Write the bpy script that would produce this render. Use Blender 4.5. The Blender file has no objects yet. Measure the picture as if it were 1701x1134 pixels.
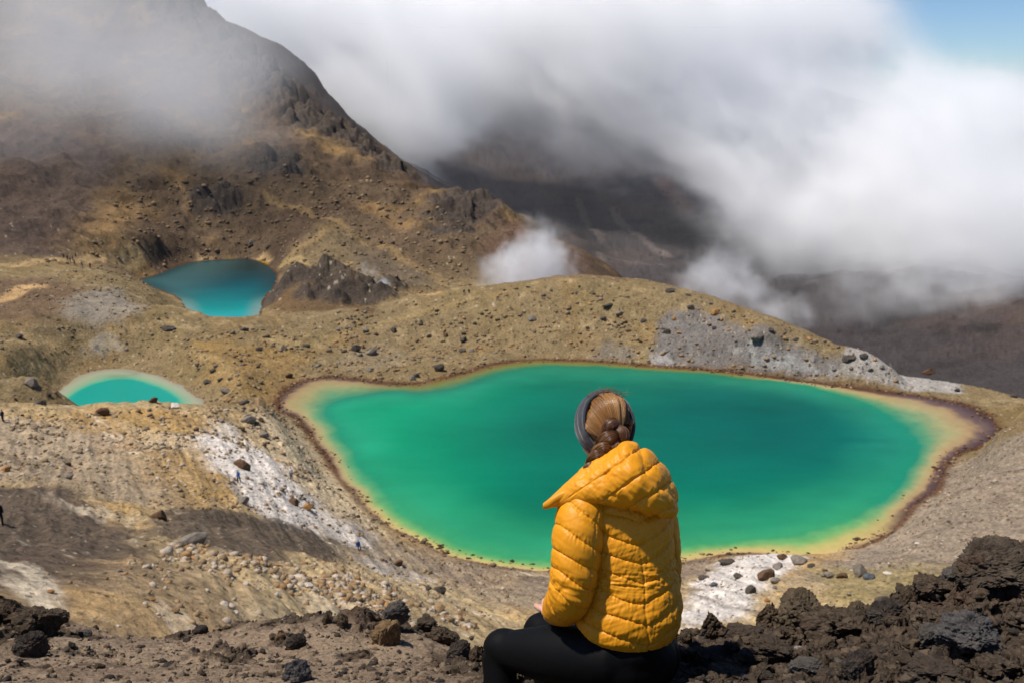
import bpy, bmesh, math, random
import numpy as np
from mathutils import Vector, Matrix
R = math.radians
scene = bpy.context.scene
COL = scene.collection

# ---------------------------------------------------------------- camera
CAM = np.array([0.0, 0.0, 60.0]); PITCH = R(14.2); FOC = 1654.0
cd = bpy.data.cameras.new('camera'); cam = bpy.data.objects.new('camera', cd); COL.objects.link(cam)
cam.location = CAM; cam.rotation_euler = (R(90) - PITCH, 0, 0)
cd.sensor_width = 36; cd.lens = 35.0; cd.clip_start = 0.1; cd.clip_end = 20000
cd.dof.use_dof = True; cd.dof.focus_distance = 3.2; cd.dof.aperture_fstop = 8.0
scene.camera = cam
# ---------------------------------------------------------------- sky and sun
SUN_EL, SUN_AZ = R(64), R(262)            # azimuth from +Y (north), clockwise: sun stands left, a little behind the camera
world = bpy.data.worlds.new('World'); scene.world = world; world.use_nodes = True
wn = world.node_tree; bg = wn.nodes['Background']
sky = wn.nodes.new('ShaderNodeTexSky'); sky.sky_type = 'NISHITA'; sky.sun_disc = False
sky.sun_elevation = SUN_EL; sky.sun_rotation = SUN_AZ; sky.altitude = 2500; sky.dust_density = 0.2; sky.ozone_density = 2.5
tn = wn.nodes.new('ShaderNodeMix'); tn.data_type = 'RGBA'; tn.blend_type = 'MULTIPLY'; tn.inputs[0].default_value = 1.0
wn.links.new(sky.outputs[0], tn.inputs[6]); tn.inputs[7].default_value = (0.74, 0.86, 1.0, 1); wn.links.new(tn.outputs[2], bg.inputs[0]); bg.inputs[1].default_value = 0.078
sl = bpy.data.lights.new('sun', 'SUN'); sl.energy = 3.9; sl.angle = R(2); sl.color = (1.0, 0.945, 0.86)
sun = bpy.data.objects.new('sun', sl); COL.objects.link(sun)
sdir = Vector((math.sin(SUN_AZ) * math.cos(SUN_EL), math.cos(SUN_AZ) * math.cos(SUN_EL), math.sin(SUN_EL)))
sun.rotation_euler = sdir.to_track_quat('Z', 'Y').to_euler(); sun.location = (0, 0, 400)
scene.view_settings.view_transform = 'Standard'; scene.view_settings.look = 'None'
scene.view_settings.exposure = 0.45; scene.view_settings.gamma = 1.0
scene.cycles.max_bounces = 24; scene.cycles.diffuse_bounces = 2; scene.cycles.glossy_bounces = 2
scene.cycles.volume_bounces = 20; scene.cycles.volume_step_rate = 2.0; scene.cycles.volume_max_steps = 256

# ---------------------------------------------------------------- view geometry helpers
CP, SP = math.cos(PITCH), math.sin(PITCH)
def ray(px, py):
    x = (np.asarray(px, float) - 850.5) / FOC; y = (567.0 - np.asarray(py, float)) / FOC
    return np.stack([x, CP + y * SP, -SP + y * CP], -1)
def at(px, py, r):                         # point at horizontal range r on the line of sight
    d = ray(px, py); return CAM + d * (r / np.hypot(d[..., 0], d[..., 1]))[..., None] if d.ndim > 1 else CAM + d * (r / math.hypot(d[0], d[1]))
def deep(px, py, dep):                     # point at depth dep along the optical axis
    return CAM + ray(px, py) * dep
def onz(px, py, z=0.0):
    d = ray(px, py); return CAM + d * ((z - 60.0) / d[..., 2])[..., None]

# ---------------------------------------------------------------- noise (numpy)
def _hash(ix, iy, iz, seed):
    h = (ix.astype(np.uint32) * np.uint32(374761393) + iy.astype(np.uint32) * np.uint32(668265263) +
         iz.astype(np.uint32) * np.uint32(2147483647 ^ 0x5bd1e995) + np.uint32(seed * 974711 + 12345))
    h ^= h >> np.uint32(13); h *= np.uint32(1274126177); h ^= h >> np.uint32(16); h *= np.uint32(2246822519); h ^= h >> np.uint32(13)
    return h
_G = np.random.RandomState(5).normal(size=(256, 3)).astype(np.float32); _G /= np.linalg.norm(_G, axis=1)[:, None]
def noise(p, seed=0):
    """Perlin noise, about -1..1; p is (N,2) or (N,3)."""
    p = np.asarray(p)
    if p.shape[1] == 2: p = np.concatenate([p, np.full((len(p), 1), 0.37 + seed * 0.618)], 1)
    out = np.empty(len(p), np.float32)
    CH = 400000
    for s in range(0, len(p), CH):
        q = p[s:s + CH]; f0 = np.floor(q); i = f0.astype(np.int64); f = (q - f0).astype(np.float32)
        w = f * f * f * (f * (f * 6 - 15) + 10); acc = np.zeros(len(q), np.float32)
        for dx in (0, 1):
            wx = w[:, 0] if dx else 1 - w[:, 0]
            for dy in (0, 1):
                wy = w[:, 1] if dy else 1 - w[:, 1]
                for dz in (0, 1):
                    wz = w[:, 2] if dz else 1 - w[:, 2]
                    g = _G[_hash(i[:, 0] + dx, i[:, 1] + dy, i[:, 2] + dz, seed) & np.uint32(255)]
                    acc += wx * wy * wz * (g[:, 0] * (f[:, 0] - dx) + g[:, 1] * (f[:, 1] - dy) + g[:, 2] * (f[:, 2] - dz))
        out[s:s + CH] = acc
    return out * 1.6
def fbm(p, oct=5, seed=0, gain=0.5, lac=2.03, ridged=False):
    p = np.asarray(p, float); a = 1.0; tot = 0.0; out = np.zeros(len(p), np.float32)
    for k in range(oct):
        n = noise(p, seed + k * 7)
        if ridged: n = 1 - 2 * np.abs(n)
        out += a * n; tot += a; a *= gain; p = p * lac + 13.7
    return out / tot
def worley(p, seed=0):
    """distance to the nearest jittered cell point, (N,3), and its hash value 0..1"""
    out = np.empty(len(p), np.float32); hv = np.empty(len(p), np.float32)
    CH = 300000
    for s in range(0, len(p), CH):
        q = np.asarray(p[s:s + CH], float); i = np.floor(q).astype(np.int64)
        best = np.full(len(q), 9.0, np.float32); bh = np.zeros(len(q), np.float32)
        for dx in (-1, 0, 1):
            for dy in (-1, 0, 1):
                for dz in ((-1, 0, 1) if q.shape[1] == 3 else (0,)):
                    cx, cy = i[:, 0] + dx, i[:, 1] + dy
                    cz = i[:, 2] + dz if q.shape[1] == 3 else np.zeros_like(cx)
                    h = _hash(cx, cy, cz, seed)
                    ox = (h & np.uint32(1023)) / 1023.0; oy = ((h >> np.uint32(10)) & np.uint32(1023)) / 1023.0
                    oz = ((h >> np.uint32(20)) & np.uint32(1023)) / 1023.0
                    d = (cx + ox - q[:, 0]) ** 2 + (cy + oy - q[:, 1]) ** 2
                    if q.shape[1] == 3: d = d + (cz + oz - q[:, 2]) ** 2
                    m = d < best; best = np.where(m, d, best); bh = np.where(m, (h & np.uint32(65535)) / 65535.0, bh)
        out[s:s + CH] = np.sqrt(best); hv[s:s + CH] = bh
    return out, hv
def sstep(a, b, x):
    t = np.clip((np.asarray(x, float) - a) / (b - a), 0, 1); return t * t * (3 - 2 * t)
def srgb(r, g, b):
    c = np.array([r, g, b]) / 255.0
    return np.where(c <= 0.04045, c / 12.92, ((c + 0.055) / 1.055) ** 2.4) * 0.80      # real-world base colour behind the exposed value
def mixc(a, b, t):
    t = np.clip(np.asarray(t), 0, 1)[..., None]; return a * (1 - t) + np.asarray(b) * t

def poly_sd(P, poly, far=60.0):
    """signed distance of points P (N,2) to a closed polygon, negative inside"""
    poly = np.asarray(poly, float); lo = poly.min(0) - far; hi = poly.max(0) + far
    out = np.full(len(P), far, float)
    m = (P[:, 0] > lo[0]) & (P[:, 0] < hi[0]) & (P[:, 1] > lo[1]) & (P[:, 1] < hi[1])
    if not m.any(): return out
    Q = P[m]; d = np.full(len(Q), 1e9); ins = np.zeros(len(Q), bool)
    for a, b in zip(poly, np.roll(poly, -1, 0)):
        e = b - a; w = Q - a; t = np.clip((w @ e) / max(e @ e, 1e-12), 0, 1)
        d = np.minimum(d, ((w - t[:, None] * e) ** 2).sum(1))
        c = ((a[1] <= Q[:, 1]) != (b[1] <= Q[:, 1]))
        if c.any():
            xi = a[0] + (Q[:, 1] - a[1]) * e[0] / (e[1] if abs(e[1]) > 1e-12 else 1e-12)
            ins ^= c & (Q[:, 0] < xi)
    d = np.sqrt(d); out[m] = np.where(ins, -d, d); return out
def smooth_poly(p, n=4):
    """closed Catmull-Rom"""
    p = np.asarray(p, float); out = []
    for i in range(len(p)):
        a, b, c, d = p[i - 1], p[i], p[(i + 1) % len(p)], p[(i + 2) % len(p)]
        for k in range(n):
            t = k / n; out.append(0.5 * ((2 * b) + (-a + c) * t + (2 * a - 5 * b + 4 * c - d) * t * t + (-a + 3 * b - 3 * c + d) * t ** 3))
    return np.array(out)

# ---------------------------------------------------------------- object helpers
def grid_faces(nu, nv, wrap_u=False):
    i, j = np.meshgrid(np.arange(nu if wrap_u else nu - 1), np.arange(nv - 1), indexing='ij')
    i = i.ravel(); j = j.ravel(); i2 = (i + 1) % nu
    return np.stack([i * nv + j, i2 * nv + j, i2 * nv + j + 1, i * nv + j + 1], 1)
def mesh_np(name, V, F, smooth=True, col=None, attrs=None):
    me = bpy.data.meshes.new(name); V = np.asarray(V, np.float32); F = np.asarray(F, np.int32); k = F.shape[1]
    me.vertices.add(len(V)); me.vertices.foreach_set('co', V.ravel())
    me.loops.add(F.size); me.loops.foreach_set('vertex_index', F.ravel())
    me.polygons.add(len(F)); me.polygons.foreach_set('loop_start', np.arange(0, F.size, k, dtype=np.int32))
    me.polygons.foreach_set('loop_total', np.full(len(F), k, np.int32))
    me.update(calc_edges=True); me.validate()
    if smooth: me.polygons.foreach_set('use_smooth', np.ones(len(me.polygons), bool))
    if col is not None and len(me.vertices) == len(V):
        a = me.color_attributes.new('tint', 'FLOAT_COLOR', 'POINT')
        a.data.foreach_set('color', np.concatenate([np.clip(col, 0, 1), np.ones((len(V), 1))], 1).astype(np.float32).ravel())
    for n, v in (attrs or {}).items():
        me.attributes.new(n, 'FLOAT', 'POINT').data.foreach_set('value', np.asarray(v, np.float32))
    return me
def obj(name, me, m=None, parent=None, **props):
    o = bpy.data.objects.new(name, me); COL.objects.link(o)
    if m is not None and me is not None:
        me.materials.clear(); me.materials.append(m)
    if parent is not None: o.parent = parent
    for k, v in props.items(): o[k] = v
    return o
def rgba(c): return (float(c[0]), float(c[1]), float(c[2]), 1.0)

class Mat:
    def __init__(s, name, rough=0.85, spec=0.25):
        s.m = bpy.data.materials.new(name); s.m.use_nodes = True; s.t = s.m.node_tree
        s.b = s.t.nodes['Principled BSDF']; s.b.inputs['Roughness'].default_value = rough
        s.b.inputs['Specular IOR Level'].default_value = spec
    def n(s, kind, **kw):
        x = s.t.nodes.new(kind)
        for k, v in kw.items():
            if k in x.inputs: x.inputs[k].default_value = v
            else: setattr(x, k, v)
        return x
    def l(s, a, b): s.t.links.new(a, b)
    def noise(s, scale, detail=6, rough=0.6, vec=None, dist=0.0, dim=None):
        x = s.n('ShaderNodeTexNoise'); x.inputs['Scale'].default_value = scale; x.inputs['Detail'].default_value = detail
        x.inputs['Roughness'].default_value = rough; x.inputs['Distortion'].default_value = dist
        if vec is not None: s.l(vec, x.inputs['Vector'])
        return x.outputs['Fac']
    def ramp(s, fac, stops, interp='LINEAR'):
        x = s.n('ShaderNodeValToRGB'); x.color_ramp.interpolation = interp
        e = x.color_ramp.elements
        while len(e) < len(stops): e.new(0.5)
        for el, (p, c) in zip(e, stops):
            el.position = p; el.color = rgba(c) if hasattr(c, '__len__') else (c, c, c, 1)
        s.l(fac, x.inputs[0]); return x.outputs[0]
    def math(s, op, a, b=None, c=None):
        x = s.n('ShaderNodeMath'); x.operation = op
        for k, v in enumerate((a, b, c)):
            if v is None: continue
            if isinstance(v, (int, float)): x.inputs[k].default_value = v
            else: s.l(v, x.inputs[k])
        return x.outputs[0]
    def mix(s, fac, a, b, mode='MIX'):
        x = s.n('ShaderNodeMix'); x.data_type = 'RGBA'; x.blend_type = mode
        for k, v in ((0, fac), (6, a), (7, b)):
            if isinstance(v, (int, float)) and k == 0: x.inputs[0].default_value = v
            elif isinstance(v, (tuple, list, np.ndarray)): x.inputs[k].default_value = rgba(v)
            else: s.l(v, x.inputs[k])
        return x.outputs[2]
    def attr(s, name='tint'): return s.n('ShaderNodeAttribute', attribute_name=name)
    def bump(s, h, dist, strength=1.0, prev=None):
        x = s.n('ShaderNodeBump'); x.inputs['Distance'].default_value = dist; x.inputs['Strength'].default_value = strength
        s.l(h, x.inputs['Height'])
        if prev is not None: s.l(prev, x.inputs['Normal'])
        return x.outputs[0]
    def pos(s): return s.n('ShaderNodeNewGeometry').outputs['Position']
    def objc(s): return s.n('ShaderNodeTexCoord').outputs['Object']
    def base(s, c): s.l(c, s.b.inputs['Base Color']) if not isinstance(c, (tuple, list, np.ndarray)) else setattr(s.b.inputs['Base Color'], 'default_value', rgba(c)); return s
    def norm(s, n): s.l(n, s.b.inputs['Normal']); return s
# ================================================================ lakes: shore outlines on their own level planes
big_out = [(462,668),(480,645),(510,632),(545,627),(590,630),(640,636),(680,638),(720,632),(770,620),(820,605),(870,599),(920,598),
 (980,600),(1060,606),(1140,612),(1230,620),(1310,630),(1400,642),(1480,652),(1550,662),(1600,672),(1635,688),(1652,710),(1648,728),
 (1625,742),(1590,752),(1570,768),(1562,790),(1555,815),(1530,828),(1505,850),(1480,880),(1440,900),(1395,918),(1350,931),(1300,922),
 (1250,918),(1190,922),(1130,932),(1060,944),(990,948),(925,947),(880,946),(830,941),(780,930),(730,912),(690,893),(650,875),(615,850),
 (590,820),(565,790),(545,760),(520,725),(495,695),(470,682)]
big_in = [(540,684),(575,662),(640,650),(700,652),(760,642),(830,620),(900,609),(1000,611),(1150,620),(1300,635),(1390,652),(1450,676),
 (1495,706),(1530,742),(1515,778),(1492,806),(1462,834),(1415,858),(1360,879),(1300,893),(1200,900),(1120,908),(1000,925),(925,933),(880,931),
 (820,921),(750,900),(690,868),(640,825),(600,772),(565,722)]
sml_out = [(85,668),(100,645),(130,625),(165,615),(205,612),(250,620),(290,635),(320,652),(338,670),(330,684),(200,690),(90,684)]
sml_in = [(108,668),(138,646),(172,634),(212,630),(252,640),(284,654),(297,672),(286,684),(200,686),(120,682)]
far_out = [(228,466),(262,456),(295,442),(330,434),(375,431),(415,431),(440,440),(458,455),(455,475),(438,495),(430,520),(425,537),
 (310,537),(312,520),(300,497),(262,480)]
LK = {}
for k, (o_, i_) in {'big': (big_out, big_in), 'small': (sml_out, sml_in), 'far': (far_out, None)}.items():
    a = smooth_poly(onz(*np.array(o_, float).T)[:, :2]); b = smooth_poly(onz(*np.array(i_, float).T)[:, :2]) if i_ else None
    LK[k] = (a, b)

# ================================================================ land: heights from surveyed points in (azimuth, log range)
vis = [ # px, py, horizontal range
 # near slope, left to right
 (-250,1000,25),(0,1010,24),(250,1010,27),(450,1000,34),(0,950,45),(200,950,46),(400,950,52),(0,900,66),(200,895,70),(400,905,72),(0,850,90),(200,850,92),
 (0,800,112),(200,800,112),(400,800,118),(0,750,131),(200,750,131),(380,750,133),(-250,800,112),(-250,700,150),
 (-100,674,172),(0,676,170),(90,682,166),(200,680,167),(330,680,168),(420,670,176),(0,700,152),(200,700,150),(350,700,153),(440,700,160),
 (480,750,148),(540,800,133),(560,850,122),(600,900,112),(500,900,95),(560,960,80),(650,960,96),(700,1000,80),(650,1020,62),(760,960,108),
 (850,965,110),(850,1000,96),(850,1040,78),(1000,975,108),(1000,1020,90),(1200,955,109),(1200,1000,95),(1400,960,108),(1400,1000,96),
 (1560,920,112),(1690,920,110),(1560,860,127),(1690,850,127),(1620,800,142),(1700,780,147),(1690,720,162),(1700,680,177),(1660,662,186),(1900,700,160),(1900,850,125),
 # plateau and hump beyond the big lake
 (460,610,214),(380,640,196),(330,600,214),(520,590,224),(430,560,236),(640,600,224),(600,560,238),(700,560,238),(640,530,250),(780,570,233),
 (850,540,237),(950,560,230),(950,510,240),(1050,540,232),(1150,560,226),(1200,590,217),(1300,600,213),(1400,615,206),
 (310,520,256),(430,529,251),(530,535,248),(600,512,256),(700,495,255),(850,480,250),(960,470,247),(1060,472,245),(1120,487,241),
 (1200,510,235),(1300,545,225),(1414,578,217),(1469,597,210),(1537,619,203),(1605,651,194),
 (200,590,221),(100,590,222),(0,600,216),(0,540,240),(100,540,240),(200,540,242),(270,510,256),(60,640,190),(-200,620,205),
 (0,500,262),(100,500,262),(170,480,275),(200,505,262),(0,450,302),(100,445,308),(180,455,300),(-200,500,262),
 # crag beside the far lake
 (480,455,306),(550,446,306),(620,466,300),(690,482,290),(540,480,285),(500,515,268),(600,520,266),(460,500,282),
 # left mountain
 (0,400,350),(100,410,345),(250,425,360),(375,418,378),(470,430,345),(560,420,350),(560,370,395),(640,440,335),(700,400,385),(740,470,310),(780,440,345),
 (0,300,440),(150,320,430),(300,330,430),(450,330,430),(600,330,445),(0,200,520),(200,200,520),(350,220,510),(450,250,490),(0,100,600),(200,100,600),(320,100,600),
 (0,0,680),(150,0,680),(250,-20,700),(-250,300,440),(-250,100,600),(-250,500,262),
 (290,-10,700),(335,42,670),(385,82,645),(425,110,625),(455,142,605),(500,185,580),(550,225,555),(600,248,530),(635,285,505),(680,320,480),(720,342,460),(795,358,430),
 (850,385,420),(800,430,365),(850,450,345),(900,400,455),(960,428,425),(1030,455,395),
 # second peak, valley and the dark far slope
 (395,62,1000),(430,72,1020),(480,96,1060),(520,130,1100),(560,190,1100),(620,240,1100),(700,300,1050),
 (760,200,1700),(850,130,2000),(850,250,1700),(850,340,1400),(1000,380,1350),(1000,300,1650),(1000,200,1950),(1000,110,2150),(1150,420,1200),(1150,330,1500),(1150,230,1800),
 (1150,140,2050),(1300,470,1050),(1300,400,1250),(1300,320,1550),(1300,230,1900),(1450,560,860),(1450,480,1000),(1450,400,1250),(1450,320,1600),(1600,620,740),(1600,540,860),
 (1600,460,1030),(1600,380,1300),(1690,650,690),(1850,650,690),(1850,500,900),(1850,380,1300),(1650,300,1800)]
hid = [ # px, range, height
 (-300,7,54.5),(0,7,54.6),(300,7,54.5),(600,7,54),(900,7,53.6),(1200,7,53.6),(1500,7,53.8),(1800,7,54),(2100,7,54),(-300,14,51),(0,14,51),(300,14,50),(600,16,46),(900,16,45),(1200,16,45),(1500,16,46),(1900,16,47),
 (900,40,30),(1200,40,29),(1500,45,27),(1800,45,28),(600,35,37),(1200,70,15),(1500,75,14),(1800,80,13),(900,65,18),
 (50,180,0.3),(200,180,0.3),(340,182,0.4),(380,262,0.2),(340,262,.2),
 (700,285,1),(850,290,0),(1000,290,-3),(1150,285,-8),(1300,270,-12),(1450,255,-14),(1600,235,-12),(1750,230,-12),(1000,370,-12),(1150,400,-60),(1300,400,-80),(1500,400,-105),(1700,400,-115),
 (900,560,-45),(1030,560,-70),(1150,700,-130),(1300,700,-140),(1500,620,-150),(1750,560,-150),(800,560,-20),(700,650,-30),(600,750,-40),(500,800,-10),(900,900,-120),
 (400,850,20),(300,850,90),(0,850,160),(-300,850,160),(0,1300,150),(-300,1300,150),(300,1300,60),(500,1400,-50),(600,1500,-60),(400,2600,-150),(500,3200,-150),(0,3000,-100),(-300,3000,-100),
 (850,2600,230),(1000,2800,260),(1150,2700,160),(1300,2600,60),(1500,2500,-60),(1700,2500,-120),(1900,2500,-140),(700,2600,60),
 (900,5000,-150),(1300,5000,-150),(1700,5000,-150),(2100,5000,-150),(400,5000,-150),(0,5000,-150),(-400,5000,-150),(2100,1000,-150),(2100,300,-25)]
def _uv(px, py, r):
    d = ray(px, py); return math.atan2(d[0], d[1]), math.log(r), d[2] / math.hypot(d[0], d[1])
ctl = [_uv(*v) for v in vis]
for px, r, z in hid:
    t0 = _uv(px, 567, r); ctl.append((t0[0], t0[1], (z - 60) / r))
# the shores pull the land down to the water
for k, (po, _) in LK.items():
    for p in po[::8]:
        r = math.hypot(*p); ctl.append((math.atan2(p[0], p[1]), math.log(r), (0.35 - 60) / r))
ctl = np.array(ctl)
def _phi(d2): return np.sqrt(d2 + 0.018 ** 2)
_A = _phi(((ctl[:, None, :2] - ctl[None, :, :2]) ** 2).sum(-1)); n_ = len(ctl)
_M = np.zeros((n_ + 3, n_ + 3)); _M[:n_, :n_] = _A - np.eye(n_) * 0.0012
_M[:n_, n_] = 1; _M[:n_, n_ + 1:] = ctl[:, :2]; _M[n_:, :n_] = _M[:n_, n_:].T
_w = np.linalg.solve(_M, np.concatenate([ctl[:, 2], np.zeros(3)]))
def base_te(az, lr):
    out = np.empty(len(az)); CH = 60000
    for s in range(0, len(az), CH):
        a = az[s:s + CH]; b = lr[s:s + CH]
        d2 = (a[:, None] - ctl[None, :, 0]) ** 2 + (b[:, None] - ctl[None, :, 1]) ** 2
        out[s:s + CH] = _phi(d2) @ _w[:n_] + _w[n_] + _w[n_ + 1] * a + _w[n_ + 2] * b
    return out
# coarse table, then bilinear lookups
AZ0, AZ1, LR0, LR1 = -0.72, 0.72, math.log(5.0), math.log(6000.0)
NA, NL = 520, 900
_ga = np.linspace(AZ0, AZ1, NA); _gl = np.linspace(LR0, LR1, NL)
_T = base_te(np.repeat(_ga, NL), np.tile(_gl, NA)).reshape(NA, NL)
def table(T, az, lr):
    u = np.clip((az - AZ0) / (AZ1 - AZ0) * (NA - 1), 0, NA - 1.001); v = np.clip((lr - LR0) / (LR1 - LR0) * (NL - 1), 0, NL - 1.001)
    i = u.astype(int); j = v.astype(int); u -= i; v -= j
    return (T[i, j] * (1 - u) + T[i + 1, j] * u) * (1 - v) + (T[i, j + 1] * (1 - u) + T[i + 1, j + 1] * u) * v
def blobs(P, lst):
    """soft sum of round patches: (px, py, range, radius)"""
    out = np.zeros(len(P))
    for px, py, r, rad in lst:
        c = at(px, py, r); out = np.maximum(out, np.exp(-((P[:, 0] - c[0]) ** 2 + (P[:, 1] - c[1]) ** 2) / rad ** 2))
    return out
crag_spots = [(440,160,605,32),(420,120,615,26),(470,215,570,24),(380,85,640,26),(530,225,555,20),(575,240,535,18),(620,270,512,14),(660,305,490,12),(440,160,605,28),(470,190,590,26),(520,240,545,20),(545,262,530,20),(500,225,570,22),(330,40,670,40),(600,262,520,12),(775,375,425,18),(765,410,400,13),(755,435,375,10),
 (735,400,400,10),(460,300,460,14),(360,350,410,12),(480,470,296,9),(450,485,290,8),(540,470,292,10),(585,490,280,10),(620,500,274,8),(650,480,290,6),(520,500,278,6),(560,505,272,6)]
def land_z(P):
    """ground height at world x,y (the one formula used for the mesh and for standing things on it)"""
    P = np.asarray(P, float); r = np.hypot(P[:, 0], P[:, 1]); az = np.arctan2(P[:, 0], P[:, 1]); lr = np.log(np.maximum(r, 5.01))
    z = 60 + table(_T, az, lr) * r
    nr = 1 - sstep(120, 260, r)                                   # near
    mt = sstep(0.5, 1.0, blobs(P, [(100,100,600,260),(400,250,500,130),(100,330,430,120),(600,330,440,110),(700,400,390,60)]) * 1.6)
    far = sstep(500, 1000, r)
    crag = blobs(P, crag_spots)
    amp = 0.25 + 0.5 * sstep(10, 60, r) + 0.25 * sstep(150, 400, r)
    z += amp * 0.55 * fbm(P / 11.0, 4, 3) + 1.3 * sstep(18, 60, r) * (1 - sstep(300, 420, r)) * fbm(P / 19.0, 5, 5, ridged=True, gain=.55) + 0.10 * fbm(P / 1.7, 3, 9) * sstep(8, 40, r) + 0.05 * fbm(P / 0.5, 2, 19) * nr
    z += (mt * 9.0) * fbm(P / 60.0, 4, 21, ridged=True, gain=.55) + mt * 2.6 * fbm(P / 14.0, 5, 23, gain=.6)
    z += sstep(600, 800, r) * 5 * fbm(P / 45.0, 5, 33, ridged=True, gain=.6)
    z += far * (13 * fbm(P / 260.0, 6, 31, ridged=True, gain=0.62) - 3)
    if crag.max() > 0.02:
        m = crag > 0.02; q = P[m]
        w1, h1 = worley(q / 6.5, 41); w2, h2 = worley(q / 2.2, 43)
        q_ = q + 1.5 * np.stack([fbm(q / 5, 3, 44), fbm(q / 5, 3, 45)], 1); w1, h1 = worley(q_ / 7.5, 41)
        z[m] += crag[m] * (sstep(.95, .25, w1) * 4.6 * (0.2 + 1.2 * h1) * np.clip(np.hypot(q[:, 0], q[:, 1]) / 420, .45, 1.5) + sstep(.8, .3, w2) * 1.3 * h2 + 4.0 * fbm(q / 12, 5, 47, ridged=True, gain=.6) - 1)
    gul = nr * sstep(15, 40, r)                                    # runnels down the near scree
    z += gul * 0.45 * fbm(np.stack([(P[:, 0] * 0.8 + P[:, 1] * 0.35) / 2.2, (P[:, 1] * 0.8 - P[:, 0] * .35) / 26.0], 1), 3, 51, ridged=True)
    # lakes
    for k, (po, _) in LK.items():
        sr = poly_sd(P, po, 14.0)
        if sr.min() > 13.9: continue
        sd = sr + 1.1 * fbm(P / 7.0, 3, 61) + 0.35 * fbm(P / 1.3, 2, 63)
        w = sstep(0.0, 9.0, sd)
        z = np.where(sr < 13.9, np.where(sd < 0, np.maximum(-1.6, 0.14 * sd), 0.10 * sd * (1 - w) + np.maximum(z, 0.25) * w), z)
    return z
def hit(px, py, rmin=12.0):
    """where the line of sight through a pixel meets the land"""
    d = ray(px, py); d = d / math.hypot(d[0], d[1]); rr = np.exp(np.linspace(math.log(rmin), math.log(4000), 2600))
    Q = CAM + rr[:, None] * d; g = land_z(Q[:, :2]); b = np.nonzero(g >= Q[:, 2])[0]
    k = b[0] if len(b) else len(rr) - 1
    return Q[k]
na, nr_ = 1340, 1500
_az = np.concatenate([np.linspace(-1.25, -.58, 90, endpoint=False), np.linspace(-.58, .58, na), np.linspace(.58, 1.25, 91)[1:]]); na = len(_az)
# ring spacing: fine on the lake basin, coarser beyond
_lr = np.concatenate([np.linspace(math.log(6.5), math.log(60), 330, endpoint=False), np.linspace(math.log(60), math.log(330), 640, endpoint=False),
                      np.linspace(math.log(330), math.log(760), 300, endpoint=False), np.linspace(math.log(760), math.log(5500), 230)])
nr_ = len(_lr)
AA, LL = np.meshgrid(_az, _lr, indexing='ij'); AA = AA.ravel(); RR = np.exp(LL.ravel())
GP = np.stack([np.sin(AA) * RR, np.cos(AA) * RR], 1)
GZ = land_z(GP)
# ---------------- ground colours: patches of soil, scree, mineral crust and painted cloud shadow with their own outlines
def patch(pts, soft=2.5, warp=3.0, wscale=7.0, seed=0):
    poly = np.array([hit(*p)[:2] for p in pts]); far = soft + warp * 2 + 1
    sd = poly_sd(GP, poly, far); m = sd < far - 0.01; out = np.zeros(len(GP))
    if m.any():
        out[m] = 1 - sstep(-soft, soft, sd[m] + warp * fbm(GP[m] / wscale, 4, 71 + seed))
    return out
T = {k: srgb(*v) for k, v in dict(tan=(152,131,96), olive=(138,120,84), ochre=(176,138,78), buff=(182,158,118), grey=(128,118,108), dust=(122,106,90), dark=(78,68,60),
      white=(226,216,206), pale=(196,180,150), brown=(98,80,64), mount=(118,98,76), slate_shade=(74,68,68), rust=(92,58,40), redd=(134,96,72), mid=(146,128,104), gold=(196,152,84)).items()}
n1 = fbm(GP / 24.0, 5, 81); n2 = fbm(GP / 5.0, 4, 83); n3 = fbm(GP / 0.9, 3, 85)
rg = np.hypot(GP[:, 0], GP[:, 1])
C = np.tile(T['tan'], (len(GP), 1))
C = mixc(C, srgb(140,120,84), sstep(-0.2, 0.35, n1)); C = mixc(C, srgb(150,122,80), sstep(0.0, 0.4, fbm(GP / 12.0, 4, 84)) * .55); C = mixc(C, T['buff'], sstep(0.15, 0.5, n2) * 0.6)
nr1 = sstep(178, 150, rg); dA = GP[:, 0] * .64 - GP[:, 1] * .77; dB = GP[:, 0] * .77 + GP[:, 1] * .64
sk = fbm(np.stack([dA / 17.0, dB / 1.8], 1), 5, 86, gain=.62); sk2 = fbm(np.stack([dA / 40.0 + 9, dB / 7.0], 1), 4, 88)
C = mixc(C, srgb(188,162,120), nr1); C = mixc(C, srgb(152,128,98), nr1 * sstep(0, .4, n1 + sk2)); C = mixc(C, srgb(196,156,98), nr1 * sstep(.0, .35, n2 + .5 * sk2) * .6)
m_mt = sstep(300, 350, rg); C = mixc(C, T['mount'], m_mt); C = mixc(C, T['brown'], m_mt * sstep(-0.2, 0.3, fbm(GP / 30.0, 5, 87))); C = mixc(C, T['ochre'], m_mt * sstep(0.15, 0.45, n1) * 0.35)
C = mixc(C, T['slate_shade'], sstep(480, 700, rg) * sstep(-.02, .06, np.arctan2(GP[:, 0], GP[:, 1]) + .12 + .02 * n1)); C = mixc(C, T['slate_shade'], sstep(800, 900, rg)); C = mixc(C, srgb(108,88,74), sstep(700, 900, rg) * sstep(0.0, 0.4, fbm(GP / 120.0, 6, 89)) * 0.4); C = mixc(C, srgb(48,45,46), sstep(600, 900, rg) * sstep(0.0, 0.35, fbm(GP / 60.0, 6, 90, gain=.65)) * .8)  # far slopes: cloud shadow painted in as a darker ground colour
def lay(pts, col, soft=2.5, warp=3.0, ws=7.0, seed=0, amt=1.0):
    global C
    C = mixc(C, T[col] if isinstance(col, str) else col, patch(pts, soft, warp, ws, seed) * amt)
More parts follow.
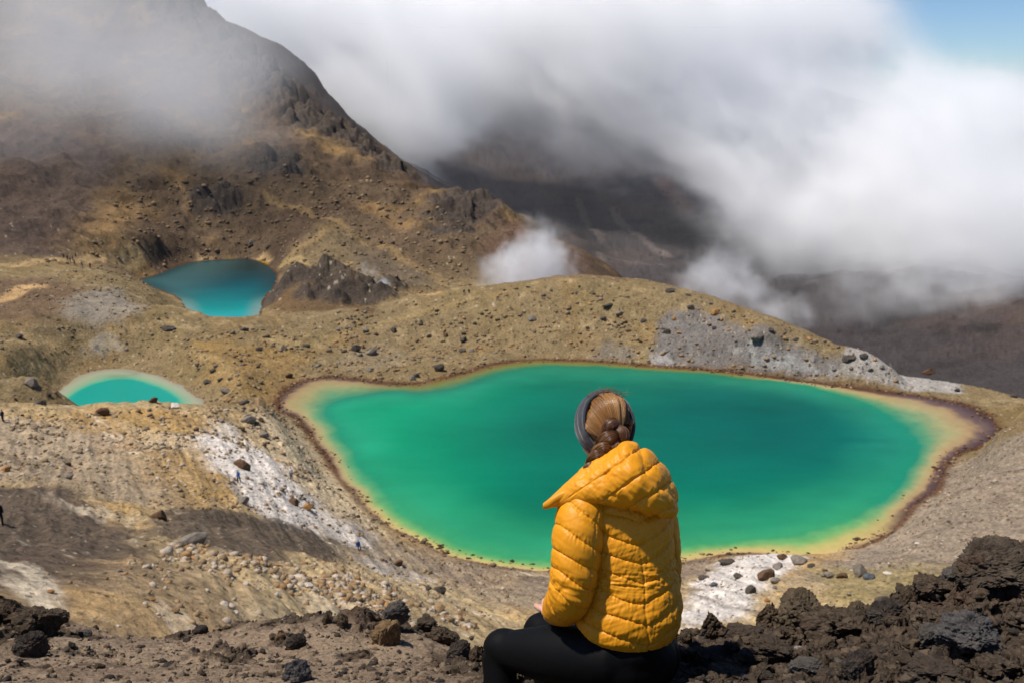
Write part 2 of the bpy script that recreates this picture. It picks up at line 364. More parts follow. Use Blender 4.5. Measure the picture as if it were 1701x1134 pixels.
# near slope
lay([(-200,690),(150,700),(330,740),(340,850),(180,830),(0,800),(-200,800)], srgb(158,142,124), 4, 6, 9, 1, 0.65)
lay([(60,690),(330,680),(420,760),(400,830),(300,860),(240,790),(180,720)], 'ochre', 4, 5, 9, 2, 0.6)
lay([(300,725),(380,705),(460,760),(520,830),(560,900),(500,890),(420,850),(380,800)], 'white', 2.0, 4, 6, 3, 0.9)
lay([(470,690),(530,760),(600,850),(640,890),(560,890),(500,820),(440,740),(420,690)], srgb(214,192,158), 2.5, 3, 6, 4, 0.75)
lay([(400,960),(560,950),(640,990),(650,1060),(450,1060),(330,1000)], 'pale', 3, 4, 5, 5, 0.8)
lay([(520,960),(590,960),(640,1020),(560,1060),(500,1000)], 'white', 1.6, 3, 4, 6, 0.8)
lay([(440,880),(560,900),(640,960),(700,1040),(560,1060),(420,1000),(330,940),(260,890)], srgb(206,178,132), 2.5, 3, 6, 50, .75)
lay([(590,925),(640,925),(720,960),(760,1000),(720,1000),(650,960)], 'white', 1.0, 1.6, 4, 7, 0.9)
lay([(620,950),(720,960),(850,1010),(860,1080),(640,1080)], 'buff', 3, 3, 6, 8, 0.9)
lay([(560,850),(640,890),(760,925),(840,948),(1000,955),(1000,1010),(840,1010),(720,965),(600,940),(520,910)], srgb(146,130,112), 3, 2.5, 8, 9, 0.75)
lay([(250,855),(400,848),(480,870),(560,900),(560,935),(440,935),(320,915),(240,885)], srgb(92,80,70), 1.6, 2.6, 6, 10, 0.92)
lay([(-200,790),(0,805),(120,815),(230,880),(270,920),(220,950),(140,975),(0,980),(-200,980)], srgb(88,76,68), 1.6, 3, 6, 11, 0.9)
lay([(110,960),(260,930),(400,960),(460,1010),(400,1060),(150,1060)], srgb(176,148,110), 2.0, 3, 4, 12, 0.7)
lay([(450,800),(520,830),(600,880),(650,930),(580,905),(500,860)], 'white', 1.6, 3.5, 5, 51, .7)
lay([(200,700),(300,720),(330,760),(240,750)], srgb(206,184,148), 2, 4, 5, 52, .6)
# right beach and flats
lay([(1480,880),(1570,770),(1701,690),(2000,690),(2000,1000),(1500,1010),(1300,960),(1380,930)], srgb(150,134,116), 3, 2, 9, 13, 0.95)
lay([(1580,700),(1701,670),(1900,660),(1900,720),(1660,735)], srgb(140,116,76), 2, 3, 5, 14, 0.8)
lay([(1350,945),(1520,940),(1701,960),(1701,1000),(1380,1010)], srgb(150,132,88), 2, 4, 4, 15, 0.8)
lay([(1150,965),(1220,925),(1300,918),(1330,935),(1260,975),(1240,1030),(1130,1050)], 'white', 1.2, 2.2, 4, 16, 0.95)
lay([(1120,925),(1180,925),(1180,950),(1120,970),(1000,960)], srgb(150,130,112), 1.5, 2, 5, 17, 0.9)
# hump beyond the lake
lay([(1085,560),(1110,520),(1160,510),(1230,540),(1350,585),(1420,600),(1390,632),(1240,616),(1090,606)], srgb(128,122,118), 1.6, 3, 4, 18, 0.9)
lay([(1080,590),(1110,585),(1130,606),(1085,606)], srgb(176,172,168), 1.2, 2.5, 3, 19, 0.8)
lay([(1220,575),(1330,595),(1390,625),(1250,614)], srgb(182,178,172), 1.2, 3, 3, 20, 0.75)
lay([(1400,600),(1480,605),(1600,655),(1520,650),(1400,630)], srgb(186,180,172), 1.0, 2, 3, 21, 0.85)
lay([(1000,570),(1060,580),(1040,600),(980,596)], srgb(140,132,122), 1.2, 3, 3, 22, 0.6)
lay([(330,570),(520,590),(470,680),(400,660),(340,620)], 'ochre', 3, 5, 7, 23, 0.45)
lay([(540,595),(620,570),(700,590),(600,625)], srgb(150,134,108), 3, 4, 7, 24, 0.6)
lay([(90,500),(200,480),(240,510),(200,540),(110,530)], srgb(160,150,136), 2.5, 4, 6, 25, 0.8)
lay([(-200,470),(60,460),(140,480),(90,530),(-200,540)], srgb(122,98,78), 4, 5, 9, 26, 0.8)
lay([(0,565),(60,562),(200,545),(330,525),(200,562)], srgb(196,166,118), 2, 3, 4, 27, 0.7)
# far lake beach, crag, mountain
lay([(330,425),(440,418),(452,432),(430,440),(415,430),(375,430),(330,434)], srgb(206,172,124), 1.6, 1.0, 5, 28, 1.0)
lay([(380,428),(440,430),(446,440),(430,443)], srgb(176,142,56), 0.8, .6, 5, 29, 1.0)
lay([(440,470),(530,450),(640,480),(620,520),(480,520),(440,510)], srgb(110,86,62), 2, 3, 5, 30, 0.8)
lay([(545,447),(560,446),(610,470),(585,470)], srgb(206,166,112), 1.2, 1.5, 4, 31, 0.9)
lay([(670,478),(700,478),(735,490),(700,492)], srgb(206,166,112), 1.2, 1.0, 4, 32, 0.9)
lay([(470,440),(560,370),(640,410),(740,480),(640,480),(540,445)], srgb(140,120,88), 6, 5, 12, 33, 0.8)
lay([(580,400),(640,430),(740,470),(690,480),(600,440)], srgb(104,92,80), 6, 6, 12, 34, 0.7)
lay([(-200,240),(60,190),(190,270),(160,350),(90,425),(0,430),(-200,430)], srgb(92,78,70), 6, 9, 20, 35, 0.85)  # dark left flank: cloud shadow painted into the ground colour
lay([(290,300),(300,300),(318,345),(308,352)], srgb(196,158,112), 2, 2, 8, 36, 0.8)
lay([(110,420),(200,300),(240,330),(200,420),(150,430)], srgb(158,126,82), 8, 12, 20, 37, 0.6)
lay([(590,345),(620,335),(700,380),(640,370)], srgb(168,134,88), 5, 8, 20, 38, 0.6)
lay([(850,370),(960,420),(1040,462),(850,470),(800,420)], srgb(122,94,76), 6, 6, 20, 39, 0.8)
C = mixc(C, srgb(226,208,180), nr1 * sstep(.16, .42, sk) * sstep(-.25, .25, sk2 + .3 * n1) * .8 * (GP[:, 0] < 8)); C = mixc(C, srgb(104,86,70), nr1 * sstep(-.14, -.45, sk) * .6)
# thin trails worn into the slopes
def trail(pts, col, w, amt=0.8):
    global C
    P0 = np.array([hit(*p)[:2] for p in pts]); d = np.full(len(GP), 9e9)
    for a, b in zip(P0[:-1], P0[1:]):
        e = b - a; q = GP - a; t = np.clip(q @ e / (e @ e), 0, 1); d = np.minimum(d, ((q - t[:, None] * e) ** 2).sum(1))
    C = mixc(C, col, (1 - sstep(w * 0.5, w * 1.5, np.sqrt(d) + w * 0.4 * n2)) * amt)
trail([(-40,443),(40,441),(90,432),(130,436),(165,430),(230,426)], srgb(188,158,112), 2.2)
trail([(470,440),(500,432),(545,430),(580,436)], srgb(176,150,104), 1.6)
trail([(490,420),(520,400),(540,380),(560,370),(500,345),(440,325)], srgb(164,136,94), 1.6, 0.7)
trail([(560,370),(640,410),(720,455),(745,478)], srgb(160,132,90), 1.8, 0.6)
trail([(0,500),(25,490),(40,478),(65,475)], srgb(216,176,124), 2.0, 0.9)
trail([(330,590),(370,600),(390,630),(430,640)], srgb(180,152,106), 0.9, 0.5)
trail([(540,560),(440,560),(500,572),(560,560),(640,535),(760,505)], srgb(168,144,98), 1.2, 0.6)
trail([(1020,345),(1040,380),(1080,410),(1110,425)], srgb(128,116,110), 7, 0.6)
trail([(960,330),(975,370),(1000,400)], srgb(120,110,104), 6, 0.5)
trail([(1100,300),(1125,330),(1140,350)], srgb(150,108,88), 14, 0.6)
trail([(900,400),(1000,420),(1100,440)], srgb(120,108,98), 5, 0.5)
# crags are bare dark rock
cr = blobs(GP, crag_spots); C = mixc(C, srgb(84,76,70), sstep(0.25, 0.6, cr + 0.25 * n2) * 0.85)
# wet rusty rim around the lakes
for k, (po, _) in LK.items():
    sd = poly_sd(GP, po, 8.0) + 0.5 * n2
    wd = 1.6 if k == 'big' else 1.0
    C = mixc(C, (mixc(np.tile(T['rust'], (len(GP), 1)), srgb(118,100,82), sstep(150, 135, GP[:, 1]) * sstep(34, 20, GP[:, 0]))) if k == 'big' else T['rust'] if k != 'small' else srgb(150,128,96), (1 - sstep(0.3, wd, sd)) * 0.85)
    C = mixc(C, T['rust'], (1 - sstep(1.0, 3.0, sd)) * (0.25 * sstep(140, 155, GP[:, 1]) if k == 'big' else 0))
# grit: speckle of single stones at the size the ground shows
sp = noise(GP / 0.45, 91); C *= (1 + 0.16 * n2 + 0.22 * n3 + 0.22 * sp * sstep(300, 60, rg))[:, None]
C *= (1 + .22 * nr1 * sstep(120, 90, C[:, 0] * 0))[:, None] if False else (1 + .20 * nr1)[:, None]
C *= (1 + 0.24 * n1 + .10 * fbm(GP / 2.2, 4, 92))[:, None]
w_, hv = np.full(len(GP), 1.0), np.zeros(len(GP))
for k_, (ra, rb, sc_) in enumerate(((0, 60, .45), (60, 130, .8), (130, 240, 1.3), (240, 420, 2.4), (420, 800, 5.0), (800, 9e9, 14.0))):
    mm = (rg >= ra) & (rg < rb); w_[mm], hv[mm] = worley(GP[mm] / sc_, 95 + k_)
C = mixc(C, srgb(62,54,48), (w_ < 0.17) * (hv < 0.28) * 0.8); C = mixc(C, srgb(206,190,164), (w_ < 0.13) * (hv > 0.86) * 0.7 * sstep(420, 300, rg))
land = Mat('volcanic_ground', 0.95, 0.1)
a_ = land.attr(); p_ = land.pos()
f1 = land.noise(2.2, 8, 0.65, p_); f2 = land.noise(0.35, 8, 0.7, p_)
c_ = land.mix(1.0, a_.outputs['Color'], land.ramp(f1, [(0.25, 0.5), (0.5, 1.0), (0.75, 1.5)]), 'MULTIPLY')
c_ = land.mix(1.0, c_, land.ramp(f2, [(0.3, 0.75), (0.7, 1.25)]), 'MULTIPLY')
land.base(c_).norm(land.bump(f1, 0.35, 0.8, land.bump(f2, 2.0, 0.6)))
V = np.concatenate([GP, GZ[:, None]], 1)
ground = obj('ground', mesh_np('ground', V, grid_faces(na, nr_)[:, ::-1], True, C), land.m, kind='structure')

# ---------------------------------------------------------------- water
def water(key, name, step, shade, mat):
    po, pi_ = LK[key]; lo = po.min(0) - 2; hi = po.max(0) + 2
    nx, ny = int((hi[0] - lo[0]) / step) + 1, int((hi[1] - lo[1]) / step) + 1
    X, Y = np.meshgrid(np.linspace(lo[0], hi[0], nx), np.linspace(lo[1], hi[1], ny), indexing='ij')
    P = np.stack([X.ravel(), Y.ravel()], 1); sd = poly_sd(P, po, 100.0)
    F = grid_faces(nx, ny); keep = (sd[F] < 1.8).all(1); F = F[keep]
    used = np.unique(F); rem = np.full(len(P), -1); rem[used] = np.arange(len(used)); P = P[used]; F = rem[F]; sd = sd[used]
    c = shade(P, sd, poly_sd(P, pi_, 100.0) if pi_ is not None else None)
    me = mesh_np(name, np.concatenate([P, np.zeros((len(P), 1))], 1), F, True, c)
    return obj(name, me, mat, kind='structure')
def ramp_np(t, stops):
    xs = [s[0] for s in stops]; cs = np.array([s[1] for s in stops]); return np.stack([np.interp(t, xs, cs[:, k]) for k in range(3)], 1)
def shade_big(P, sd, si):
    sd = sd + 1.1 * fbm(P / 7.0, 3, 61) + .35 * fbm(P / 1.3, 2, 63); si = si + 1.6 * fbm(P / 8.0, 4, 199); do = np.maximum(-sd, 0); di = np.maximum(si, 0); wob = 0.16 * fbm(P / 9, 5, 201, gain=.6) + 0.05 * fbm(P / 1.6, 3, 203)
    t = np.clip(do / (do + di + 1e-6) + wob, 0, 1); t = np.where(si < 0, 1.0, t); t = t ** (1 - .28 * sstep(18, 4, P[:, 0]))
    east = sstep(45, 62, P[:, 0]); west = sstep(-22, -36, P[:, 0]); edge = np.clip(np.maximum(east, west) + 0.15 * fbm(P / 9, 3, 205), 0, 1)
    south = sstep(150, 125, P[:, 1])
    shallow = ramp_np(t, [(0, srgb(108,80,60)), (0.07, srgb(140,112,86)), (0.2, srgb(176,150,108)), (0.4, srgb(162,164,108)), (0.7, srgb(84,156,106)), (1, srgb(30,142,102))])
    north = sstep(180, 192, P[:, 1] - .06 * P[:, 0]); shallow = mixc(shallow, ramp_np(t, [(0, srgb(92,66,40)), (.25, srgb(122,96,50)), (.6, srgb(112,122,62)), (1, srgb(34,120,90))]), north)
    purple = ramp_np(t, [(0, srgb(78,54,44)), (0.10, srgb(88,66,62)), (0.19, srgb(112,88,76)), (0.30, srgb(172,142,98)), (0.52, srgb(168,158,108)), (0.78, srgb(96,148,104)), (1, srgb(24,134,102))])
    sandy = ramp_np(t, [(0, srgb(150,124,92)), (0.10, srgb(204,176,116)), (0.35, srgb(188,176,106)), (0.65, srgb(116,168,100)), (1, srgb(62,152,98))])
    edge = np.clip(edge * np.where(P[:, 0] < 0, .8, 1), 0, 1); c = mixc(mixc(shallow, sandy, south), purple, edge)
    dn = np.maximum(-si, 0); core = ramp_np(dn, [(0, srgb(34,146,100)), (5, srgb(4,126,90)), (14, srgb(0,116,88)), (30, srgb(0,108,84))])
    core = mixc(core, srgb(0,98,86), sstep(0, 48, P[:, 0] + 8 * fbm(P / 20, 3, 227)) * sstep(118, 170, P[:, 1]) * 0.95)
    core = mixc(core, srgb(0,154,102), sstep(8, -28, P[:, 0]) * 0.6)
    core = mixc(core, srgb(52,150,96), sstep(22, 0, dn) * sstep(160, 118, P[:, 1]) * 0.75)
    core = mixc(core, srgb(0,112,94), sstep(12, 0, dn) * sstep(185, 205, P[:, 1]) * 0.6)  # darker teal by the far shore: dark reflection painted into the water
    core = mixc(core, srgb(46,156,120), sstep(14, 0, dn + 5 * fbm(P / 12, 3, 219)) * .45)
    core = core * (1 + 0.36 * fbm(P / np.array([34., 20.]), 5, 207, gain=.55) + .10 * fbm(P / np.array([9., 2.5]), 4, 221))[:, None]
    b = sstep(-1.5, 5.0, dn - 0 * di + 1.5 * fbm(P / 7, 3, 209)) * (si < 0) + 0.0
    c = c * (1 + .16 * fbm(P / 1.1, 4, 223) + .10 * fbm(P / 3.5, 3, 225))[:, None]; return np.clip(mixc(c, core, b), 0, 1)
def shade_small(P, sd, si):
    do = np.maximum(-sd, 0); di = np.maximum(si, 0); t = np.clip(do / (do + di + 1e-6) + 0.05 * fbm(P / 4, 3, 211), 0, 1); t = np.where(si < -0.4, 1.0, t)
    c = ramp_np(t, [(0, srgb(150,144,126)), (0.3, srgb(160,164,136)), (0.7, srgb(128,168,134)), (0.9, srgb(70,166,136)), (1, srgb(0,152,136))])
    return c * (1 + 0.06 * fbm(P / 9, 3, 213))[:, None]
def shade_far(P, sd, si):
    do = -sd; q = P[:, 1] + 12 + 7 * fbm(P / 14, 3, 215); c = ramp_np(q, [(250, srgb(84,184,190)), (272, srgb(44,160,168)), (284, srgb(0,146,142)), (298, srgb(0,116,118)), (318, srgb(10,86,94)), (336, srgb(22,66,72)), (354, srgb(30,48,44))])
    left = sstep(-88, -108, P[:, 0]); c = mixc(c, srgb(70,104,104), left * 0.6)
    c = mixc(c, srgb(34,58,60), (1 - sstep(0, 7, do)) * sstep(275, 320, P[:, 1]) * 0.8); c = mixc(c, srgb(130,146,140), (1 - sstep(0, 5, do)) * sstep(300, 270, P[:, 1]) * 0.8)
    return c * (1 + 0.12 * fbm(P / np.array([22., 9.]), 3, 217))[:, None]
wm = Mat('mineral_water', 0.30, 0.06)
wp = wm.pos(); wn1 = wm.noise(1.3, 4, 0.6, wp); wn2 = wm.noise(9.0, 3, 0.6, wp)
wm.base(wm.mix(1.0, wm.attr().outputs['Color'], wm.ramp(wm.noise(3.5, 5, 0.7, wp), [(0.3, 0.93), (0.7, 1.06)]), 'MULTIPLY')).norm(wm.bump(wn2, 0.02, 0.35, wm.bump(wn1, 0.05, 0.25)))
water('big', 'emerald_lake', 0.45, shade_big, wm.m)
water('small', 'turquoise_lake', 0.4, shade_small, wm.m)
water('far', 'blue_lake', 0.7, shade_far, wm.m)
# ================================================================ the lava rim in front
fv = [(-300,1134,3.9),(0,1134,3.5),(300,1134,3.3),(600,1134,3.15),(850,1134,3.2),(1000,1134,2.9),(1100,1134,2.75),(1400,1134,2.62),(1700,1134,2.55),(2000,1134,2.5),
 (0,1040,4.6),(0,1008,5.2),(60,1012,5.1),(140,1048,4.8),(250,1058,5.0),(400,1050,5.2),(520,1044,5.2),(650,1046,4.9),(720,1058,4.6),(775,1092,4.2),(850,1104,4.0),(1000,1085,3.8),(1120,1058,3.75),
 (1180,1056,3.8),(1280,1050,3.95),(1380,1034,4.1),(1480,1014,4.2),(1600,984,4.2),(1700,966,4.2),(2000,950,4.2),(-300,1000,5.2),
 (1300,1060,3.4),(1500,1040,3.4),(1700,1000,3.5),(1600,1080,2.95),(1150,1090,3.1),(300,1095,4.1),(600,1090,4.0),(100,1090,4.1)]
fh = [(p, 1.0, 58.5) for p in (-300, 200, 850, 1500, 2000)] + [(p, 1.9, 58.3) for p in (-300, 200, 850)] + [(p, 1.9, 58.55) for p in (1300, 1700, 2000)] + \
     [(-300,6.2,55.6),(0,6.4,55.4),(300,6.4,55.4),(600,6.3,55.2),(850,5.4,55.6),(1100,5.0,56),(1400,5.2,56.2),(1700,5.4,56.4),(2000,5.4,56.4)] + [(p, 8.5, 52.0) for p in (-300, 0, 400, 850, 1200, 1600, 2000)]
fc = [_uv(*v) for v in fv]
for px, r, z in fh: t0 = _uv(px, 567, r); fc.append((t0[0], t0[1], (z - 60) / r))
fc = np.array(fc); _n = len(fc)
_B = np.zeros((_n + 3, _n + 3)); _B[:_n, :_n] = np.sqrt(((fc[:, None, :2] - fc[None, :, :2]) ** 2).sum(-1) + .05 ** 2) - np.eye(_n) * .002
_B[:_n, _n] = 1; _B[:_n, _n + 1:] = fc[:, :2]; _B[_n:, :_n] = _B[:_n, _n:].T
_fw = np.linalg.solve(_B, np.concatenate([fc[:, 2], np.zeros(3)]))
def rim_base(P):
    r = np.hypot(P[:, 0], P[:, 1]); a = np.clip(np.arctan2(P[:, 0], P[:, 1]), -.62, .62); b = np.log(r); out = np.empty(len(P)); CH = 60000
    for s in range(0, len(P), CH):
        e = slice(s, s + CH); d2 = (a[e, None] - fc[None, :, 0]) ** 2 + (b[e, None] - fc[None, :, 1]) ** 2
        out[e] = np.sqrt(d2 + .05 ** 2) @ _fw[:_n] + _fw[_n] + _fw[_n + 1] * a[e] + _fw[_n + 2] * b[e]
    return 60 + out * r
def lump(P, s, seed, lo=0.0):
    w, h = worley(P / s, seed); return s * np.sqrt(np.clip(0.62 - w * w, 0, 1)) * (lo + (1 - lo) * h)
def rim_parts(P):
    a = np.arctan2(P[:, 0], P[:, 1]); r = np.hypot(P[:, 0], P[:, 1]); wob = 0.10 * fbm(P / 0.5, 3, 401)
    rough = sstep(-0.10, 0.02, a + wob) + 0.75 * sstep(-0.44, -0.52, a + wob * .8) * sstep(4.0, 4.6, r) + 0.55 * sstep(4.2, 4.9, r + wob * 3) * sstep(-0.36, -0.26, a)
    rough = np.clip(rough + 0.7 * sstep(0.12, 0.5, fbm(P / .30, 4, 403) + .25 * sstep(3.9, 4.8, r)) * (a < -0.02) + .13, 0, 1)
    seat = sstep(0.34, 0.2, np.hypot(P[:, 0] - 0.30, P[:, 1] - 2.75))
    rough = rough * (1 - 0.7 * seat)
    return rough, seat
def rim_z(P):
    P = np.asarray(P, float); z = rim_base(P); rough, seat = rim_parts(P)
    z = z + 0.05 * fbm(P / 0.8, 4, 405) + 0.018 * fbm(P / 0.12, 4, 407)
    z += (1 - rough) * (0.010 * fbm(np.stack([(P[:, 0] * .8 + P[:, 1] * .6) / .05, (P[:, 1] * .8 - P[:, 0] * .6) / .6], 1), 3, 409))
    m = rough > 0.01; q = P[m] + 0.05 * np.stack([fbm(P[m] / .09, 3, 411), fbm(P[m] / .09, 3, 413)], 1)
    z[m] += rough[m] * (0.32 * lump(q, 0.34, 415) + 0.5 * lump(q, 0.15, 417) + 0.75 * lump(q, 0.065, 419) + 0.8 * lump(q, 0.028, 421) - 0.11 + 0.028 * fbm(q / 0.05, 4, 423, ridged=True))
    return z
fa = np.concatenate([np.linspace(-1.25, -.56, 120, endpoint=False), np.linspace(-.56, .56, 1360), np.linspace(.56, 1.25, 121)[1:]]); fl_ = np.concatenate([np.linspace(math.log(0.9), math.log(2.3), 60, endpoint=False), np.linspace(math.log(2.3), math.log(5.6), 900, endpoint=False), np.linspace(math.log(5.6), math.log(8.4), 90)])
FA, FL = np.meshgrid(fa, fl_, indexing='ij'); FA = FA.ravel(); FR = np.exp(FL.ravel()); FP = np.stack([np.sin(FA) * FR, np.cos(FA) * FR], 1)
FZ = rim_z(FP); frough, fseat = rim_parts(FP)
Q3 = np.concatenate([FP, FZ[:, None]], 1)
und = frough * sstep(2.3, 2.6, FR)
for s_, k_ in ((0.12, 0.040), (0.04, 0.020), (0.016, 0.008)):
    Q3 = Q3 + (und * k_)[:, None] * np.stack([fbm(Q3 / s_, 2, 431), fbm(Q3 / s_, 2, 433), fbm(Q3 / s_, 2, 435)], 1) * np.array([1.3, 1.3, 1.0])
c1 = fbm(FP / .5, 4, 441); c2 = fbm(FP / .07, 4, 443); c3 = noise(FP / 0.012, 445)
FC = np.tile(srgb(166,143,118), (len(FP), 1)); FC = mixc(FC, srgb(138,117,97), sstep(-.2, .4, c1)); FC = mixc(FC, srgb(84,72,62), sstep(.1, .5, c2) * .7)
lav = np.tile(srgb(94,80,67), (len(FP), 1)); lav = mixc(lav, srgb(116,98,78), sstep(0, .5, c2) * .7); lav = mixc(lav, srgb(104,76,62), sstep(.12, .5, c1) * .7)
lav = mixc(lav, srgb(62,55,50), sstep(-.1, -.5, c1) * .8)
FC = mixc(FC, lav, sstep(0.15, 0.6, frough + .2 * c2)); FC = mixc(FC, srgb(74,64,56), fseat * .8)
wq, wh = worley(FP / .30, 447); spot = (wh > .80) * sstep(.2, .08, wq + .12 * c2); FC = mixc(FC, srgb(205,190,184), spot * frough * sstep(.05, .25, c2 + .25 * c3) * .9)
FC *= (1 + 0.22 * c3 + 0.12 * c2)[:, None]
def rocky(name, scale=1.0, col=None, rough=.95, vary=True):
    m = Mat(name, rough, .12); v = m.pos(); a = m.attr().outputs['Color'] if col is None else None
    n1 = m.noise(38 * scale, 8, .7, v); n2 = m.noise(140 * scale, 5, .7, v)
    b = m.mix(1.0, a if a is not None else col, m.ramp(n1, [(.3, .62), (.7, 1.38)]), 'MULTIPLY')
    b = m.mix(1.0, b, m.ramp(n2, [(.3, .8), (.7, 1.2)]), 'MULTIPLY')
    m.base(b).norm(m.bump(n2, .006 / scale, .9, m.bump(n1, .02 / scale, .9))); return m
rim_m = rocky('lava_grit')
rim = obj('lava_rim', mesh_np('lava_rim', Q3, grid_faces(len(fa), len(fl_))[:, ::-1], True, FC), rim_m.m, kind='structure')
# ================================================================ rocks
rng = np.random.RandomState(77)
def ico(sub):
    bm = bmesh.new(); bmesh.ops.create_icosphere(bm, subdivisions=sub, radius=1.0); V = np.array([v.co[:] for v in bm.verts]); F = np.array([[v.index for v in f.verts] for f in bm.faces]); bm.free(); return V, F
_ico = {k: ico(k) for k in (3, 4, 5, 6, 7)}
def tintc(V, base, seed, var=.3):
    c = np.tile(base, (len(V), 1)) * (1 + var * fbm(V / .5, 4, seed) + .2 * noise(V / .06, seed + 1))[:, None]; return np.clip(c, 0, 1)
def boulder_mesh(name, seed, base, sub=4, flat=.75, cuts=15, rough=.14):
    r = np.random.RandomState(seed); V, F = _ico[sub]; V = V.copy()
    for _ in range(cuts):                                          # broken faces
        n = unit_(r.normal(size=3)); h = r.uniform(.50, .82); d = V @ n - h; V -= np.where(d > 0, d * .93, 0)[:, None] * n
    V *= 1 + rough * fbm(V / .55 + seed, 4, seed)[:, None] + .035 * fbm(V / .13, 3, seed + 3)[:, None]
    V *= np.array([1, r.uniform(.7, .95), flat]); V /= np.abs(V).max()
    return mesh_np(name, V, F, True, tintc(V, base, seed + 9))
def unit_(v): return v / np.linalg.norm(v)
def clinker_mesh(name, seed, base, sub=6, sc=(1, .85, .8)):
    V, F = _ico[sub]; V = V.copy(); n = V.copy()
    q = V + .25 * np.stack([fbm(V / .5, 3, seed), fbm(V / .5, 3, seed + 1), fbm(V / .5, 3, seed + 2)], 1)
    w, h = worley(q / .62 + seed, seed); w2, h2 = worley(q / .27 + seed, seed + 1); w3, h3 = worley(q / .12 + seed, seed + 2)
    r = np.random.RandomState(seed)
    for _ in range(7): nn = unit_(r.normal(size=3)); d = V @ nn - r.uniform(.45, .8); V -= np.where(d > 0, d * .85, 0)[:, None] * nn
    V += n * (.20 * np.sqrt(np.clip(.8 - w * w, 0, 1)) * (.2 + 1.3 * h) + .16 * np.sqrt(np.clip(.8 - w2 * w2, 0, 1)) * (.2 + h2) + .09 * np.sqrt(np.clip(.8 - w3 * w3, 0, 1)) * (.2 + 1.2 * h3) - .3)[:, None]
    V += n * (.22 * fbm(V / .7, 5, seed + 5, gain=.6) + .07 * fbm(V / .11, 4, seed + 6, ridged=True, gain=.6))[:, None]
    V *= np.array(sc); V /= np.abs(V).max()
    c = tintc(V, base, seed + 9, .35); c = mixc(c, srgb(110,82,64), sstep(.1, .5, fbm(V / .5, 3, seed + 12)) * .4); c = mixc(c, srgb(150,132,112), sstep(.25, .6, fbm(V / .22, 4, seed + 14)) * .45); return mesh_np(name, V, F, True, c)
stone_m = Mat('boulder_stone', .9, .15); so_ = stone_m.objc(); sa = stone_m.noise(3.0, 8, .7, so_); sb = stone_m.noise(14, 6, .7, so_)
stone_m.base(stone_m.mix(1.0, stone_m.attr().outputs['Color'], stone_m.ramp(sa, [(.3, .6), (.7, 1.4)]), 'MULTIPLY')).norm(stone_m.bump(sb, .03, .7, stone_m.bump(sa, .12, .6)))
lava_m = rocky('lava_clinker')
SC = {'dark': srgb(86,78,70), 'grey': srgb(132,122,110), 'tan': srgb(158,130,96), 'orange': srgb(176,128,78), 'white': srgb(214,200,184), 'brown': srgb(104,80,60), 'blue': srgb(96,100,106)}
PR = {k: [boulder_mesh('boulder', 900 + i * 13 + 100 * j, c, 4) for i in range(3)] for j, (k, c) in enumerate(SC.items())}
TINY = {k: [boulder_mesh('stone', 2900 + i * 13 + 100 * j, c, 3) for i in range(2)] for j, (k, c) in enumerate(SC.items())}
def put(name, me, mat, P, size, yaw, tilt=(0, 0), **props):
    o = obj(name, me, None, **props)
    if not me.materials: me.materials.append(mat)
    o.location = P; o.scale = size if hasattr(size, '__len__') else (size,) * 3; o.rotation_euler = (tilt[0], tilt[1], yaw); return o
PLACE = []
def rock(px, py, w, kind, label, h=.75, group=None, name='boulder', cat='boulder', sink=.32):
    """px,py: foot of the rock in the survey photo, w: its width in pixels there"""
    P = hit(px, py); dep = P[1] * CP - (P[2] - 60) * SP; s = w * dep / FOC / 2; me = PR[kind][rng.randint(3)]
    pr = dict(label=label, category=cat)
    if group: pr['group'] = group
    P = np.array([P[0], P[1] + s * .5, land_z(np.array([[P[0], P[1] + s * .5]]))[0] + s * h * (1 - 2 * sink) * .8])
    return put(name, me, stone_m.m, P, (s, s * .95, s * h * 1.25), rng.uniform(-.9, .9), (rng.uniform(-.25, .25), rng.uniform(-.25, .25)), **pr)
hump = 'boulders strewn over the hump behind the emerald lake'; slope = 'boulders on the near slope'; beach = 'boulders on the white patch in front of the lake'
# named boulders
rock(728,618,20,'dark','tall dark boulder just above the lake edge left of the hump',1.2)
rock(692,628,15,'dark','dark boulder at the lake edge left of the tall one',.9)
rock(685,632,12,'grey','pale grey block touching the dark boulder at the lake edge',.8)
rock(591,584,17,'dark','upright dark boulder on the left part of the hump',1.3)
rock(616,590,22,'grey','wedge shaped grey boulder with a pale top beside the upright dark one',.7)
rock(597,592,12,'grey','small grey block in front of the upright dark boulder',.8)
rock(654,554,15,'dark','round black boulder alone near the top of the left hump',1.0)
rock(607,552,14,'grey','grey boulder in the upper rock cluster on the left hump',.8)
rock(624,558,10,'brown','brown boulder at the right end of the upper rock cluster',.8)
rock(577,548,12,'dark','dark flat boulder left of the upper rock cluster',.6)
rock(561,550,9,'grey','small grey boulder leftmost in the upper rock cluster',.8)
rock(770,570,14,'dark','dark boulder standing behind two others midway along the hump',1.0)
rock(768,585,16,'dark','dark boulder with grey foot midway along the hump',.7)
rock(783,585,12,'grey','light grey boulder right of the midway pair on the hump',.6)
rock(713,562,9,'dark','small dark pointed boulder between two others on the hump',1.1)
rock(740,560,9,'brown','small brown pointed boulder on the hump above the tall one',1.0)
rock(698,542,9,'dark','small dark boulder high on the hump right of the round black one',.9)
rock(788,541,10,'dark','grey brown boulder high on the hump near its pale patch',.9)
rock(800,525,9,'dark','small dark boulder just under the hump crest left part',.8)
rock(547,586,15,'dark','dark boulder at left of the row on the left hump',.7)
rock(571,586,11,'dark','dark boulder at right of the row on the left hump',.8)
rock(508,577,15,'dark','dark boulder near the trail on the left hump',.7)
rock(471,582,15,'dark','pair forming dark boulder on the pale ground left of the hump',.8)
rock(441,562,15,'dark','flat dark boulder on the tan saddle between the lakes',.6)
